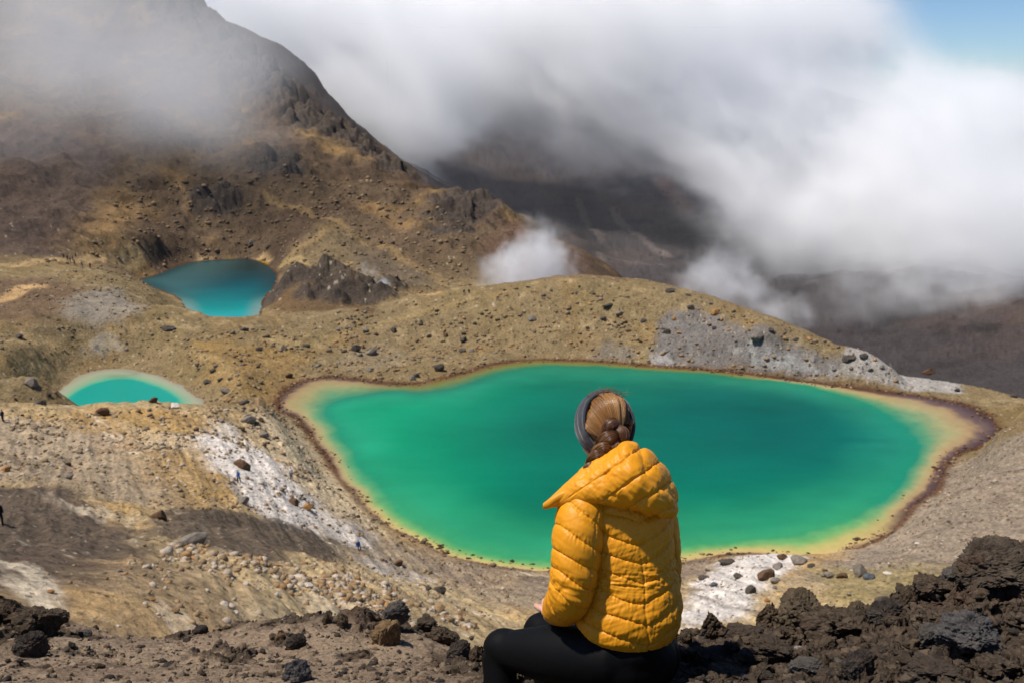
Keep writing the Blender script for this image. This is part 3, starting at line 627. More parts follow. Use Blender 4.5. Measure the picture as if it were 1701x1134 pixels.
rock(430,584,13,'dark','round dark boulder on the tan saddle below the flat one',.8)
rock(479,628,14,'brown','brown boulder above the left tip of the emerald lake',.8)
rock(528,610,12,'grey','grey boulder above the lake by its left corner',.7)
rock(615,618,13,'grey','slanting grey slab near the shore left of the tall dark boulder',.6)
rock(656,618,9,'dark','small dark boulder between the slab and the lake edge blocks',.8)
rock(278,552,25,'dark','black double boulder on the tan flat above the turquoise lake',.45)
rock(403,550,22,'dark','low dark rock on the crest left of the saddle',.4)
rock(28,562,20,'dark','dark rock half buried at the left edge above the turquoise lake',.5)
rock(1052,596-10,5,'orange','tiny orange stone above the far shore behind the head',.7)
rock(1003,535,16,'dark','dark boulder lowest of the cluster on the crest slope',.7)
rock(1010,516,20,'dark','long dark slab topping the boulder cluster on the hump',.5)
rock(1029,527,16,'grey','smooth grey boulder right in the cluster on the hump',.7)
rock(1033,541,9,'grey','small grey stone under the cluster on the hump',.7)
rock(1070,537,12,'dark','dark boulder between the cluster and the grey patch',.8)
rock(884,535,16,'grey','low grey boulder on the left face of the hump',.55)
rock(1114,487,17,'dark','squared dark boulder perched on the hump crest',.75)
rock(1149,517,15,'dark','round dark boulder just above the grey patch',1.0)
rock(1188,524,14,'orange','orange boulder right of the round dark one',.75)
rock(1120,533,8,'orange','small orange stone on the top of the grey patch',.8)
rock(1109,556,14,'dark','pointed dark boulder at the left of the grey patch',1.2)
rock(1128,558,11,'orange','reddish orange stone beside the pointed dark boulder',.7)
rock(1144,493,10,'dark','flat dark stone on the crest right of the squared boulder',.5)
rock(1182,507,10,'dark','dark stone under the crest above the orange boulder',.6)
rock(1187,549,9,'dark','dark stone in the right part of the grey patch',.9)
rock(1219,522,8,'dark','small dark stone on the crest slope above the forked boulder',.8)
rock(1257,574,25,'grey','large forked boulder with a pale cap right of the grey patch',.8)
rock(1281,560,12,'dark','dark boulder behind the forked one',.9)
rock(1412,606,24,'dark','dark boulder on the right end of the hump above the shore',.7)
rock(1437,596,18,'dark','dark boulder below the crest beside the blue clad hiker',.6)
rock(1372,569,10,'dark','dark stone on the crest line of the right hump',.6)
rock(1345,566,9,'orange','orange stone under the crest line of the right hump',.5)
rock(1285,600,9,'tan','pale tan stone just above the right shore',.8)
rock(1386,620,9,'grey','grey stone low by the rusty shore on the right',.8)
rock(1447,622,11,'dark','dark stone on the white scree by the right shore',.8)
rock(1466,615,9,'grey','grey stone on the white scree nearest the hiker',.8)
rock(1545,622,22,'brown','brown crag stone on the skyline of the right ridge',.9)
rock(1592,651,15,'dark','dark boulder near the end of the right ridge',.7)
rock(1687,661,15,'dark','dark boulder at the right edge of the picture above the shore',.8)
# crest bushes like dark rocks
for a, b, l in ((838,484,'leftmost low dark rock on the hump skyline by the steam'),(858,482,'middle low dark rock on the hump skyline by the steam'),(878,480,'rightmost low dark rock on the hump skyline by the steam')): rock(a,b,11,'dark',l,.4)
# near slope
rock(412,703,27,'grey','big rounded grey boulder right of the turquoise lake',.9)
rock(404,672,20,'dark','dark cracked boulder behind the big rounded grey one',.6)
rock(430,672,24,'tan','tan boulder above the big rounded grey one',.7)
rock(432,700,12,'brown','brown boulder at the right foot of the big rounded grey one',.9)
rock(437,727,20,'grey','grey boulder with a pale top below the big rounded one',.75)
rock(458,729,14,'dark','dark boulder right of the pale topped grey one',.7)
rock(438,741,12,'dark','dark stone under the pale topped grey boulder',.7)
rock(400,713,13,'brown','brown boulder left below the big rounded grey one',.8)
rock(168,690,26,'brown','reddish brown boulder on the hump in front of the turquoise lake',1.0)
rock(68,672,22,'dark','dark boulder at the left end of the turquoise lake',1.0)
rock(80,660,10,'dark','black stone behind the dark boulder at the left of the turquoise lake',1.0)
rock(290,678,20,'white','white boulder at the near shore of the turquoise lake',.7)
rock(252,668,18,'brown','brown jagged rock breaking the near shore of the turquoise lake',.7)
rock(50,645,22,'grey','weathered grey boulder left above the turquoise lake',.8)
rock(375,655,22,'grey','pale broken boulder right of the turquoise lake',.7)
rock(344,640,15,'dark','dark boulder lowest of the group above the pale broken one',.8)
rock(352,622,15,'dark','dark boulder in the middle of the group right of the turquoise lake',.8)
rock(365,634,12,'dark','dark boulder at the right of the group by the turquoise lake',.8)
rock(358,612,9,'grey','grey stone topping the group right of the turquoise lake',1.0)
rock(328,610,9,'dark','small dark stone left of the group by the turquoise lake',.9)
rock(382,632,11,'dark','dark flat stone outside the group toward the emerald lake',.6)
rock(413,628,9,'dark','round dark stone by the trail between the lakes',.8)
rock(400,778,30,'brown','large brown boulder on the white streak behind the standing hiker',.9)
rock(402,835,24,'grey','boulder with white top and dark foot under the hiker in blue',.85)
rock(487,838,20,'brown','upright brown boulder on the sandy slope near the lake',1.0)
rock(508,846,20,'orange','slanting orange boulder leaning on the upright brown one',.6)
rock(262,862,30,'brown','two headed brown boulder above the dark scree',.9)
rock(317,905,52,'grey','big pale boulder with a dark hollow at the border of the dark scree',.6,sink=.2)
rock(7,783,16,'orange','orange boulder at the left picture edge over the grey slope',.8)
rock(110,772,13,'brown','reddish boulder on the grey slope at left',.7)
rock(112,795,20,'grey','grey boulder under the reddish one on the grey slope',.7)
rock(218,740,13,'dark','dark slanting slab on the ochre slope',.5)
rock(271,745,10,'dark','small dark rock on the ochre slope',.6)
rock(320,728,13,'dark','dark stone at the top of the white streak',.6)
rock(345,847,14,'tan','tan boulder at the upper edge of the dark scree',.8)
rock(387,845,13,'brown','reddish stone under the white topped boulder',.7)
rock(503,874,10,'dark','black stone on the sandy slope above the dark scree end',.6)
rock(661,941,18,'brown','orange brown boulder on the grey shore slope',.8)
rock(731,985,22,'dark','tall dark slab of the trio under the lake corner',1.2)
rock(712,980,18,'dark','dark wedge of the trio under the lake corner',.6)
rock(730,1015,24,'tan','tan block of the trio under the lake corner',.9)
rock(764,1022,22,'tan','flat tan block right of the trio under the lake',.6)
rock(782,1040,16,'grey','flat grey stone nearest the knee of the woman',.6)
rock(586,1000,14,'dark','dark stone on the pale slope above the lava spikes',.7)
rock(540,960,22,'tan','flat pale slab casting shade below the dark scree',.4)
rock(512,975,17,'white','cream boulder on the pale rubble below the dark scree',.7)
rock(493,960,20,'white','long cream slab at the lower border of the dark scree',.5)
rock(83,985,13,'orange','orange stone above the dark lava clump at left',.9)
rock(252,997,11,'orange','small orange stone in the middle of the sandy gully',.9)
rock(290,1017,18,'tan','tan flake standing on the sandy gully floor',.7)
rock(325,1015,12,'tan','tan chip right of the flake on the gully floor',.7)
rock(372,1005,20,'white','long white stone in the gully right part',.5)
rock(392,1018,14,'white','lower white stone in the gully right part',.6)
rock(199,950,10,'blue','blue grey stone at the end of the left dark scree',.7)
rock(196,1041,10,'white','small white stone just above the lava rim at left',.6)
# white patch in front of the lake
rock(1208,940,30,'dark','black boulder with a pale face on the white patch at the shore',.65)
rock(1330,937,31,'grey','smooth grey boulder at the shore on the right of the white patch',.7)
rock(1349,943,14,'dark','small dark boulder leaning on the smooth grey one',.8)
rock(1300,930,20,'brown','brown boulder at the shore left of the smooth grey one',.8)
rock(1294,944,22,'grey','grey boulder under the brown one at the shore',.6)
rock(1273,962,34,'brown','large rust brown boulder at the right of the white patch',.7)
rock(1288,970,20,'grey','grey boulder at the right foot of the rust brown one',.6)
rock(1248,985,24,'dark','boulder with pale top and black foot in the white patch',1.0)
rock(1228,962,19,'dark','dark flat boulder amid the white patch',.6)
rock(1186,974,15,'blue','blue grey boulder left in the white patch',.9)
rock(1170,962,20,'dark','dark angular rock at the left border of the white patch',.5)
rock(1175,950,10,'dark','dark stone above the angular rock',.7)
rock(1378,960,18,'grey','grey boulder in the row on the flat below the lake',.8)
rock(1401,960,20,'brown','round brown boulder in the row on the flat below the lake',.9)
rock(1431,956,24,'grey','pale grey boulder behind the blue one on the flat',1.1)
rock(1446,962,22,'blue','blue grey boulder at the right of the row on the flat',.9)
rock(1371,950,12,'brown','small brown boulder behind the row on the flat',.8)
rock(1479,953,20,'white','flat white stone right of the row on the flat',.35)
rock(1478,938,8,'white','small white stone above the flat white one',.7)
rock(1468,1002,26,'dark','dark boulder just behind the lava rim on the right',.75)
rock(1412,990,10,'dark','dark stone on the olive ground behind the lava rim',.8)
rock(1525,903,10,'white','pale stone on the gravel flat at right',.6)
rock(1643,904,11,'dark','dark tuft like stone on the gravel flat at far right',.5)
rock(1578,868,9,'dark','dark stone high on the gravel flat at right',.5)
rock(1275,1000,12,'orange','orange stone just above the tallest lava spike',1.2)
rock(1405,1030,14,'tan','pinkish stone in the notch of the lava rim',.7)
# scattered repeats that only their number tells apart
KW = {'dark': 'dark', 'grey': 'grey', 'tan': 'tan', 'orange': 'orange', 'white': 'whitish', 'brown': 'brown', 'blue': 'blue grey'}
def place_words(p, poly, w, w0, w1, kind, where):
    """what it looks like, then which part of its field it lies in"""
    xs = [q[0] for q in poly]; ys = [q[1] for q in poly]; fx = (p[0] - min(xs)) / (max(xs) - min(xs)); fy = (p[1] - min(ys)) / (max(ys) - min(ys)); fs = (w - w0 * .7) / (w1 - w0 * .7)
    size = ('tiny ', 'small ', 'larger ')[min(2, int(fs * 4))]; col = KW[kind] + ' ' if kind else ''
    return f"{size}{col}{where}, {('far left', 'left', 'middle', 'right', 'far right')[min(4, int(fx * 5))]} {('upper', 'central', 'lower')[min(2, int(fy * 3))]} part"
def inside(p, poly): return poly_sd(np.array([p]), np.asarray(poly, float), 1)[0] < 0
def scatter(n, poly, kinds, w0, w1, label, group, cat='stone', name='stone', h=.7, power=2.2):
    xs = [p[0] for p in poly]; ys = [p[1] for p in poly]; k = 0
    while k < n:
        p = (rng.uniform(min(xs), max(xs)), rng.uniform(min(ys), max(ys)))
        if not inside(p, poly): continue
        w = w0 * .7 + (w1 - w0 * .7) * rng.uniform() ** (power + .8); kd = kinds[rng.randint(len(kinds))]
        rock(p[0], p[1], w, kd, place_words(p, poly, w, w0, w1, kd, label), h * rng.uniform(.7, 1.3), group, name, cat); k += 1
scatter(34, [(520,560),(700,510),(960,485),(1100,500),(1180,520),(1080,590),(900,590),(720,625),(560,620)], ['dark','grey','brown','dark'], 4, 10, 'stone on the hump behind the emerald lake', 'small stones on the hump')
scatter(22, [(1100,520),(1240,540),(1400,590),(1590,652),(1500,648),(1300,620),(1090,600)], ['grey','dark','white','grey'], 4, 10, 'stone on the crust above the far shore', 'stones on the grey crust')
scatter(22, [(300,570),(520,575),(480,640),(440,680),(380,690),(330,620)], ['dark','brown','grey'], 4, 11, 'stone on the saddle between the lakes', 'stones on the saddle')
scatter(40, [(330,700),(460,690),(560,800),(640,900),(560,900),(470,850),(380,760)], ['tan','brown','dark','white','orange'], 4, 12, 'stone on the pale bank beside the lake', 'stones on the pale bank')
scatter(36, [(380,940),(560,935),(660,985),(780,1035),(640,1030),(450,1040),(300,985)], ['tan','white','tan','orange','grey'], 5, 15, 'stone in the rubble below the dark scree', 'stones in the pale rubble')
scatter(26, [(20,690),(330,690),(380,800),(300,860),(60,800),(0,760)], ['grey','brown','dark','tan'], 4, 10, 'stone on the ochre slope', 'stones on the left slope')
scatter(16, [(1140,940),(1500,960),(1400,1010),(1150,1030)], ['white','tan','dark','grey'], 5, 11, 'stone on the flat before the lake', 'stones on the shore flat')
scatter(14, [(380,405),(470,400),(480,425),(440,445),(380,415)], ['dark','grey'], 5, 12, 'rock above the blue lake', 'rocks above the blue lake')
scatter(16, [(0,620),(90,610),(110,700),(0,700)], ['dark','brown','grey'], 5, 11, 'stone beside the turquoise lake', 'stones left of the turquoise lake')
# far boulders on the mountain and crag
scatter(40, [(120,440),(260,300),(420,260),(640,300),(780,400),(700,440),(520,380),(300,410)], ['dark','brown','grey'], 4, 9, 'rock on the mountain flank', 'rocks on the mountain flank', power=2)
# uncounted rubble: chips everywhere on the visible slopes, as one object
def rubble(name, n, poly, rsize, kinds, label, seed, holes=(), flat_=.4):
    r = np.random.RandomState(seed); polyw = np.array([hit(*p)[:2] for p in poly]); lo, hi = polyw.min(0), polyw.max(0); P = r.uniform(lo, hi, (n * 4, 2)); P = P[poly_sd(P, polyw, 1) < 0][:n]
    for kk, (po, _) in LK.items(): P = P[poly_sd(P, po, 3.0) > 0.6]
    for h_ in holes: P = P[poly_sd(P, np.array([hit(*p)[:2] for p in h_]), 3.0) > r.uniform(-2.5, 2.0, len(P))]
    dens = fbm(P / 6.0, 3, seed); P = P[dens > r.uniform(-.25, .45, len(P))]
    V0, F0 = _ico[3][0][:], _ico[3][1]; V1, F1_ = ico(1); n = len(P); s = (rsize[0] + (rsize[1] - rsize[0]) * r.uniform(size=n) ** 5) * np.clip(np.hypot(P[:, 0], P[:, 1]) / 110.0, .16, 9)
    a = r.uniform(0, 6.28, n); ca, sa_ = np.cos(a), np.sin(a); K = len(V1); jit = r.uniform(.55, 1.25, (n, K, 1)); base = V1[None] * jit * np.stack([s, s * r.uniform(.5, 1, n), s * r.uniform(.35, .8, n)], 1)[:, None]
    X = base[..., 0] * ca[:, None] - base[..., 1] * sa_[:, None] + P[:, :1]; Y = base[..., 0] * sa_[:, None] + base[..., 1] * ca[:, None] + P[:, 1:2]; Z = base[..., 2] + (land_z(P) + .15 * s)[:, None]
    cols = np.array([SC[k] for k in kinds])[r.randint(len(kinds), size=n)] * r.uniform(.75, 1.2, (n, 1)); cols = cols * .55 + srgb(160,136,104) * .45
    obj(name, mesh_np(name, np.stack([X, Y, Z], -1).reshape(-1, 3), (F1_[None] + (np.arange(n) * K)[:, None, None]).reshape(-1, 3), False, np.repeat(cols, K, 0)), stone_m.m, kind='stuff', label=label)
dk1 = [(250,855),(400,848),(480,870),(560,900),(560,935),(440,935),(320,915),(240,885)]; dk2 = [(-200,790),(0,805),(120,815),(230,880),(270,920),(220,950),(140,975),(0,980),(-200,980)]
rubble('rubble', 22000, [(-80,690),(330,680),(470,690),(640,890),(860,955),(860,1060),(-80,1010)], (.07, .42), ['grey','tan','brown','tan','white','dark'], 'loose rubble over the near slope', 61, (dk1, dk2))
rubble('rubble', 9000, [(300,900),(430,930),(560,940),(680,985),(790,1040),(640,1080),(430,1080),(250,1020),(180,960)], (.10, .75), ['white','tan','white','tan','orange'], 'pale rubble in the gully under the dark scree', 66)
rubble('rubble', 9000, [(300,560),(620,510),(960,475),(1200,512),(1600,655),(1300,625),(900,597),(700,635),(500,630),(350,680)], (.08, .40), ['brown','grey','tan','dark','orange'], 'loose rubble over the hump behind the lake', 62)
rubble('rubble', 9000, [(1130,935),(1400,925),(1600,760),(1760,690),(1760,960),(1400,1030),(1100,1050)], (.05, .26), ['grey','tan','white','dark'], 'loose gravel on the flat between lake and rim', 63)
rubble('rubble', 9000, [(0,445),(120,440),(200,300),(640,300),(800,380),(760,480),(560,440),(430,430),(240,450)], (.07, .38), ['dark','brown','brown','tan'], 'loose rubble over the mountain flank', 64)
rubble('rubble', 5000, [(-80,520),(240,450),(300,520),(330,600),(-80,640)], (.06, .26), ['brown','grey','tan','dark'], 'loose rubble on the flats left of the lakes', 65)
# ---------------------------------------------------------------- lava blocks of the rim
def rim_hit(px, py):
    d = ray(px, py); d = d / math.hypot(d[0], d[1]); rr = np.linspace(2.0, 7.5, 900); Q = CAM + rr[:, None] * d; g = rim_z(Q[:, :2]); b = np.nonzero(g >= Q[:, 2])[0]
    return Q[b[0]] if len(b) else Q[np.argmin(Q[:, 2] - g)]
CL = [clinker_mesh('lava_block', 1200 + 31 * i, srgb(*c), 6, s) for i, (c, s) in enumerate([((98,84,70), (1,.85,.8)), ((86,75,65), (1,.9,.7)), ((106,92,74), (.8,.8,1)), ((78,70,64), (1,.7,.85)), ((98,82,66), (.9,.9,.9)), ((100,94,88), (1,.8,.6))])]
CLH = clinker_mesh('lava_block', 1502, srgb(92,80,68), 7, (1, .8, .62)); CLT = clinker_mesh('lava_block', 1533, srgb(142,116,84), 6, (.8, .7, 1)); CLG = clinker_mesh('lava_block', 1544, srgb(98,94,92), 6, (1, .8, .62))
def lava(px, py, w, h, me, label, group=None, yaw=None, sink=.30, dz=0.0):
    if px > 1130: h *= .82; sink += .08
    elif px < 790: w *= .85; h *= .85; sink += .06
    P = rim_hit(px, py); dep = P[1] * CP - (P[2] - 60) * SP; sx = w * dep / FOC / 2; sz = h * dep / FOC / 2
    pr = dict(label=label, category='lava block')
    if group: pr['group'] = group
    zx = max(abs(me.vertices[i].co.z) for i in range(0, len(me.vertices), 37))
    return put('lava_block', me, lava_m.m, (P[0], P[1] + sx * .4, P[2] + sz * (1 - 2 * sink) + dz), (sx, sx * .9, sz / max(zx, .3)), rng.uniform(-.5, .5) if yaw is None else yaw, (rng.uniform(-.15, .15), rng.uniform(-.15, .15)), **pr)
lava(1665,1000,230,125,CLH,'largest jagged lava block crowning the rim at the right edge',yaw=.1,sink=.1)
lava(1340,1040,110,100,CL[2],'peaked lava block forming the highest spike right of the woman',yaw=.2)
lava(1282,1040,60,72,CL[4],'knobbed lava block left of the peaked one',yaw=.7)
lava(1390,1060,130,90,CL[0],'broad lava block at the right shoulder of the peaked one')
lava(1182,1062,52,72,CL[4],'upright lava block next to the yellow jacket',yaw=1.2,sink=.12)
lava(1240,1062,70,36,CL[1],'low lava block between the upright one and the knobbed one')
lava(1145,1062,44,34,CL[0],'small lava block touching the hem of the jacket on the right')
lava(1432,1040,62,70,CL[2],'square lava block at the notch of the rim',yaw=.3)
lava(1475,1035,80,60,CL[3],'tilted lava block right of the notch')
lava(1512,1000,34,44,CL[4],'small pointed lava block on the rim line')
lava(1560,990,90,56,CL[0],'rough lava block midway up the right rim')
lava(1585,968,60,40,CL[5],'flat topped lava block below the largest one')
lava(1620,1080,130,90,CLG,'smooth faced grey lava slab low at the right',yaw=.5,sink=.2)
lava(1548,1075,70,66,CL[5],'silvery lava block left of the smooth grey slab',yaw=.2)
lava(1430,1120,60,70,CL[3],'black lava block near the bottom edge')
lava(1560,1130,110,50,CL[1],'brown lava block at the bottom right of centre')
lava(1660,1125,110,60,CL[0],'lava block in the bottom right corner')
lava(1290,1090,80,50,CL[1],'dark lava block in the middle of the right rim')
lava(1340,1120,70,40,CL[5],'pale dusted lava block at the bottom edge')
lava(1190,1100,70,26,CL[3],'flat lava block half buried behind the seat')
lava(1220,1130,90,30,CL[0],'low lava block at the bottom edge right of the leggings')
lava(655,1046,62,50,CL[5],'black lava cap on the tan rock at the left rim',yaw=.3,dz=.05)
lava(642,1072,80,72,CLT,'tan lava rock under the black cap at the left rim',yaw=.2)
lava(545,1034,30,34,CL[2],'left one of two small lava spikes on the rim')
lava(568,1040,36,40,CL[2],'right one of two small lava spikes on the rim',yaw=1.4)
lava(465,1070,30,36,CLT,'tan half of the two toned rock on the dusty rim')
lava(490,1078,42,44,CL[3],'dark half of the two toned rock on the dusty rim')
lava(492,1130,66,60,CLG,'grey topped dark rock at the bottom left of centre',yaw=1.0)
lava(60,1052,110,78,CL[0],'large dark lava clump at the left edge of the rim',yaw=.4)
lava(45,1088,70,60,CL[3],'black lava block under the clump at left')
lava(12,1030,60,50,CL[4],'lava block at the left picture edge')
lava(712,1046,56,40,CL[1],'lava block right of the tan rock')
lava(738,1068,60,46,CL[0],'lava block stepping down toward the knee')
lava(762,1092,54,44,CL[3],'lowest lava block of the steps beside the knee')
lava(792,1100,36,40,CL[4],'lava block behind the knee')
lava(140,1062,36,28,CL[5],'small dark lava block right of the left clump')
lava(330,1052,34,20,CL[3],'low dark lava stone on the dusty rim line')
lava(165,1090+20,20,16,CL[0],'small lava stone on the dust below the left clump')
LW = ['broad', 'dark flat', 'tan upright', 'black narrow', 'brown rounded', 'greyish flat']
for k in range(110):
    px = rng.uniform(1130, 1701); top = np.interp(px, [1130,1250,1350,1450,1600,1701], [1070,1070,1050,1040,1010,1010]); py = rng.uniform(top, 1134)
    w = 8 + 30 * rng.uniform() ** 1.8; i_ = rng.randint(6); lava(px, py, w, w * rng.uniform(.5, .9), CL[i_], place_words((px, py), [(1130, 1010), (1701, 1134)], w, 8, 38, None, LW[i_] + ' lava clinker on the right rim'), 'lava clinker on the right rim', rng.uniform(0, 6))
for k in range(60):
    px = rng.uniform(0, 790); py = rng.uniform(1050, 1134); w = 5 + 16 * rng.uniform() ** 3; i_ = rng.randint(6); lava(px, py, w, w * .6, CL[i_], place_words((px, py), [(0, 1050), (790, 1134)], w, 5, 21, None, LW[i_] + ' lava stone on the dusty rim'), 'lava stones on the dusty rim', rng.uniform(0, 6))

# stones set along the emerald shore
def shore_stones(n, seed):
    r = np.random.RandomState(seed); po = LK['big'][0]; nx = np.roll(po, -1, 0); sl_ = np.linalg.norm(nx - po, axis=1); k = r.choice(len(po), n * 3, p=sl_ / sl_.sum()); t = r.uniform(size=(n * 3, 1)); P = po[k] * (1 - t) + nx[k] * t
    d = nx[k] - po[k]; d /= np.linalg.norm(d, axis=1)[:, None]; P = P + np.stack([d[:, 1], -d[:, 0]], 1) * r.normal(0, .9, (n * 3, 1)); P = P[fbm(P / 5., 3, seed) > r.uniform(-.4, .4, len(P))][:n]; n = len(P)
    V1, F1_ = ico(1); K = len(V1); s = .06 + .42 * r.uniform(size=n) ** 4; base = V1[None] * r.uniform(.6, 1.25, (n, K, 1)) * np.stack([s, s * r.uniform(.6, 1, n), s * .6], 1)[:, None]
    X = base[..., 0] + P[:, :1]; Y = base[..., 1] + P[:, 1:2]; Z = base[..., 2] + np.maximum(land_z(P), -.02)[:, None]; cc = np.array([srgb(92,68,52), srgb(126,96,70), srgb(76,62,54), srgb(150,124,92)])[r.randint(4, size=n)] * r.uniform(.7, 1.2, (n, 1))
    obj('shore_stones', mesh_np('shore_stones', np.stack([X, Y, Z], -1).reshape(-1, 3), (F1_[None] + (np.arange(n) * K)[:, None, None]).reshape(-1, 3), False, np.repeat(cc, K, 0)), stone_m.m, kind='stuff', label='rusty stones lining the emerald shore')
shore_stones(3500, 81)
# crumbs of lava and dust clods over the whole rim, past counting
def crumbs(n, seed, a0, a1, smax, cols_, label):
    r = np.random.RandomState(seed); a = r.uniform(a0, a1, n * 3); R_ = np.exp(r.uniform(math.log(2.35), math.log(5.4), n * 3)); P = np.stack([np.sin(a) * R_, np.cos(a) * R_], 1)
    P = P[fbm(P / .28, 3, seed) > r.uniform(-.5, .45, len(P))][:n]; n = len(P); P = P[np.hypot(P[:, 0] - .2, P[:, 1] - 2.75) > .36]; n = len(P)
    V1, F1_ = ico(2); K = len(V1); s = .003 + smax * r.uniform(size=n) ** 6; an = r.uniform(0, 6.28, n); ca, sa_ = np.cos(an), np.sin(an)
    base = V1[None] * (1 + .32 * np.clip(r.normal(size=(n, K, 1)), -1.5, 1.5)) * np.stack([s, s * r.uniform(.6, 1, n), s * r.uniform(.45, .85, n)], 1)[:, None]
    X = base[..., 0] * ca[:, None] - base[..., 1] * sa_[:, None] + P[:, :1]; Y = base[..., 0] * sa_[:, None] + base[..., 1] * ca[:, None] + P[:, 1:2]; Z = base[..., 2] + (rim_z(P) + .1 * s)[:, None]
    cc = np.array([srgb(*c) for c in cols_])[r.randint(len(cols_), size=n)] * r.uniform(.7, 1.25, (n, 1))
    obj('lava_crumbs', mesh_np('lava_crumbs', np.stack([X, Y, Z], -1).reshape(-1, 3), (F1_[None] + (np.arange(n) * K)[:, None, None]).reshape(-1, 3), True, np.repeat(cc, K, 0)), lava_m.m, kind='stuff', label=label)
crumbs(5500, 71, -.55, .05, .017, [(150,128,106), (132,112,92), (92,80,68), (160,140,116), (74,66,60)], 'crumbs and clods over the dusty left rim')
crumbs(9000, 72, 0.0, .58, .024, [(98,84,70), (86,75,65), (116,98,80), (104,90,76)], 'crumbled clinker between the blocks of the right rim')
# ================================================================ clouds and steam: real volumes of vapour
def cloud_material(name, dens, aniso=0.0, col=(0.998, 0.998, 1.0)):
    m = bpy.data.materials.new(name); m.use_nodes = True; t = m.node_tree; t.nodes.clear()
    o = t.nodes.new('ShaderNodeOutputMaterial'); v = t.nodes.new('ShaderNodeVolumePrincipled')
    v.inputs['Color'].default_value = (*col, 1); v.inputs['Anisotropy'].default_value = aniso
    v.inputs['Density'].default_value = dens; v.inputs['Density Attribute'].default_value = 'density'
    t.links.new(v.outputs[0], o.inputs['Volume']); return m
def vapour(name, lo, hi, step, fn, mat, **props):
    """fill a box with a density grid computed by fn(P) and turn it into a fog volume"""
    lo = np.array(lo, float); hi = np.array(hi, float); n = np.maximum(2, np.round((hi - lo) / step).astype(int)) + 1
    ax = [np.linspace(lo[k], hi[k], n[k]) for k in range(3)]
    Z, Y, X = np.meshgrid(ax[2], ax[1], ax[0], indexing='ij')
    P = np.stack([X.ravel(), Y.ravel(), Z.ravel()], 1); d = np.clip(fn(P), 0, 4).astype(np.float32)
    e = ((P - lo) / (hi - lo)); edge = np.minimum(e, 1 - e).min(1); d *= sstep(0, 0.04, edge).astype(np.float32)
    me = bpy.data.meshes.new(name); me.vertices.add(len(P)); me.vertices.foreach_set('co', P.astype(np.float32).ravel())
    me.attributes.new('amount', 'FLOAT', 'POINT').data.foreach_set('value', d)
    o = obj(name, me, None, **props); me.materials.append(mat)
    g = bpy.data.node_groups.new(name, 'GeometryNodeTree')
    g.interface.new_socket('Geometry', in_out='INPUT', socket_type='NodeSocketGeometry'); g.interface.new_socket('Geometry', in_out='OUTPUT', socket_type='NodeSocketGeometry')
    N = g.nodes; L = g.links; gi = N.new('NodeGroupInput'); go = N.new('NodeGroupOutput')
    vc = N.new('GeometryNodeVolumeCube'); vc.inputs['Min'].default_value = lo; vc.inputs['Max'].default_value = hi
    for k, nm in enumerate(('Resolution X', 'Resolution Y', 'Resolution Z')): vc.inputs[nm].default_value = int(n[k])
    ps = N.new('GeometryNodeInputPosition'); sub = N.new('ShaderNodeVectorMath'); sub.operation = 'SUBTRACT'; sub.inputs[1].default_value = lo
    dv = N.new('ShaderNodeVectorMath'); dv.operation = 'DIVIDE'; dv.inputs[1].default_value = (hi - lo) / (n - 1)
    ad = N.new('ShaderNodeVectorMath'); ad.operation = 'ADD'; ad.inputs[1].default_value = (.5, .5, .5)
    fl = N.new('ShaderNodeVectorMath'); fl.operation = 'FLOOR'; sp = N.new('ShaderNodeSeparateXYZ')
    L.new(ps.outputs[0], sub.inputs[0]); L.new(sub.outputs[0], dv.inputs[0]); L.new(dv.outputs[0], ad.inputs[0]); L.new(ad.outputs[0], fl.inputs[0]); L.new(fl.outputs[0], sp.inputs[0])
    def mad(a, b, c):
        x = N.new('ShaderNodeMath'); x.operation = 'MULTIPLY_ADD'; L.new(a, x.inputs[0]); x.inputs[1].default_value = b
        L.new(c, x.inputs[2]); return x.outputs[0]
    idx = mad(sp.outputs[2], float(n[1]), sp.outputs[1]); idx = mad(idx, float(n[0]), sp.outputs[0])
    na_ = N.new('GeometryNodeInputNamedAttribute'); na_.data_type = 'FLOAT'; na_.inputs['Name'].default_value = 'amount'
    si = N.new('GeometryNodeSampleIndex'); si.data_type = 'FLOAT'; si.domain = 'POINT'; si.clamp = True
    L.new(gi.outputs[0], si.inputs['Geometry']); L.new(na_.outputs[0], si.inputs['Value']); L.new(idx, si.inputs['Index'])
    L.new(si.outputs[0], vc.inputs['Density'])
    sm = N.new('GeometryNodeSetMaterial'); sm.inputs['Material'].default_value = mat
    L.new(vc.outputs[0], sm.inputs[0]); L.new(sm.outputs[0], go.inputs[0])
    md = o.modifiers.new('vapour', 'NODES'); md.node_group = g
    return o
def puffs(P, lst):
    out = np.zeros(len(P))
    for px, py, r, rad, w in lst:
        c = at(px, py, r); d = ((P - c) ** 2).sum(1) / rad ** 2; out += w * np.exp(-d)
    return out
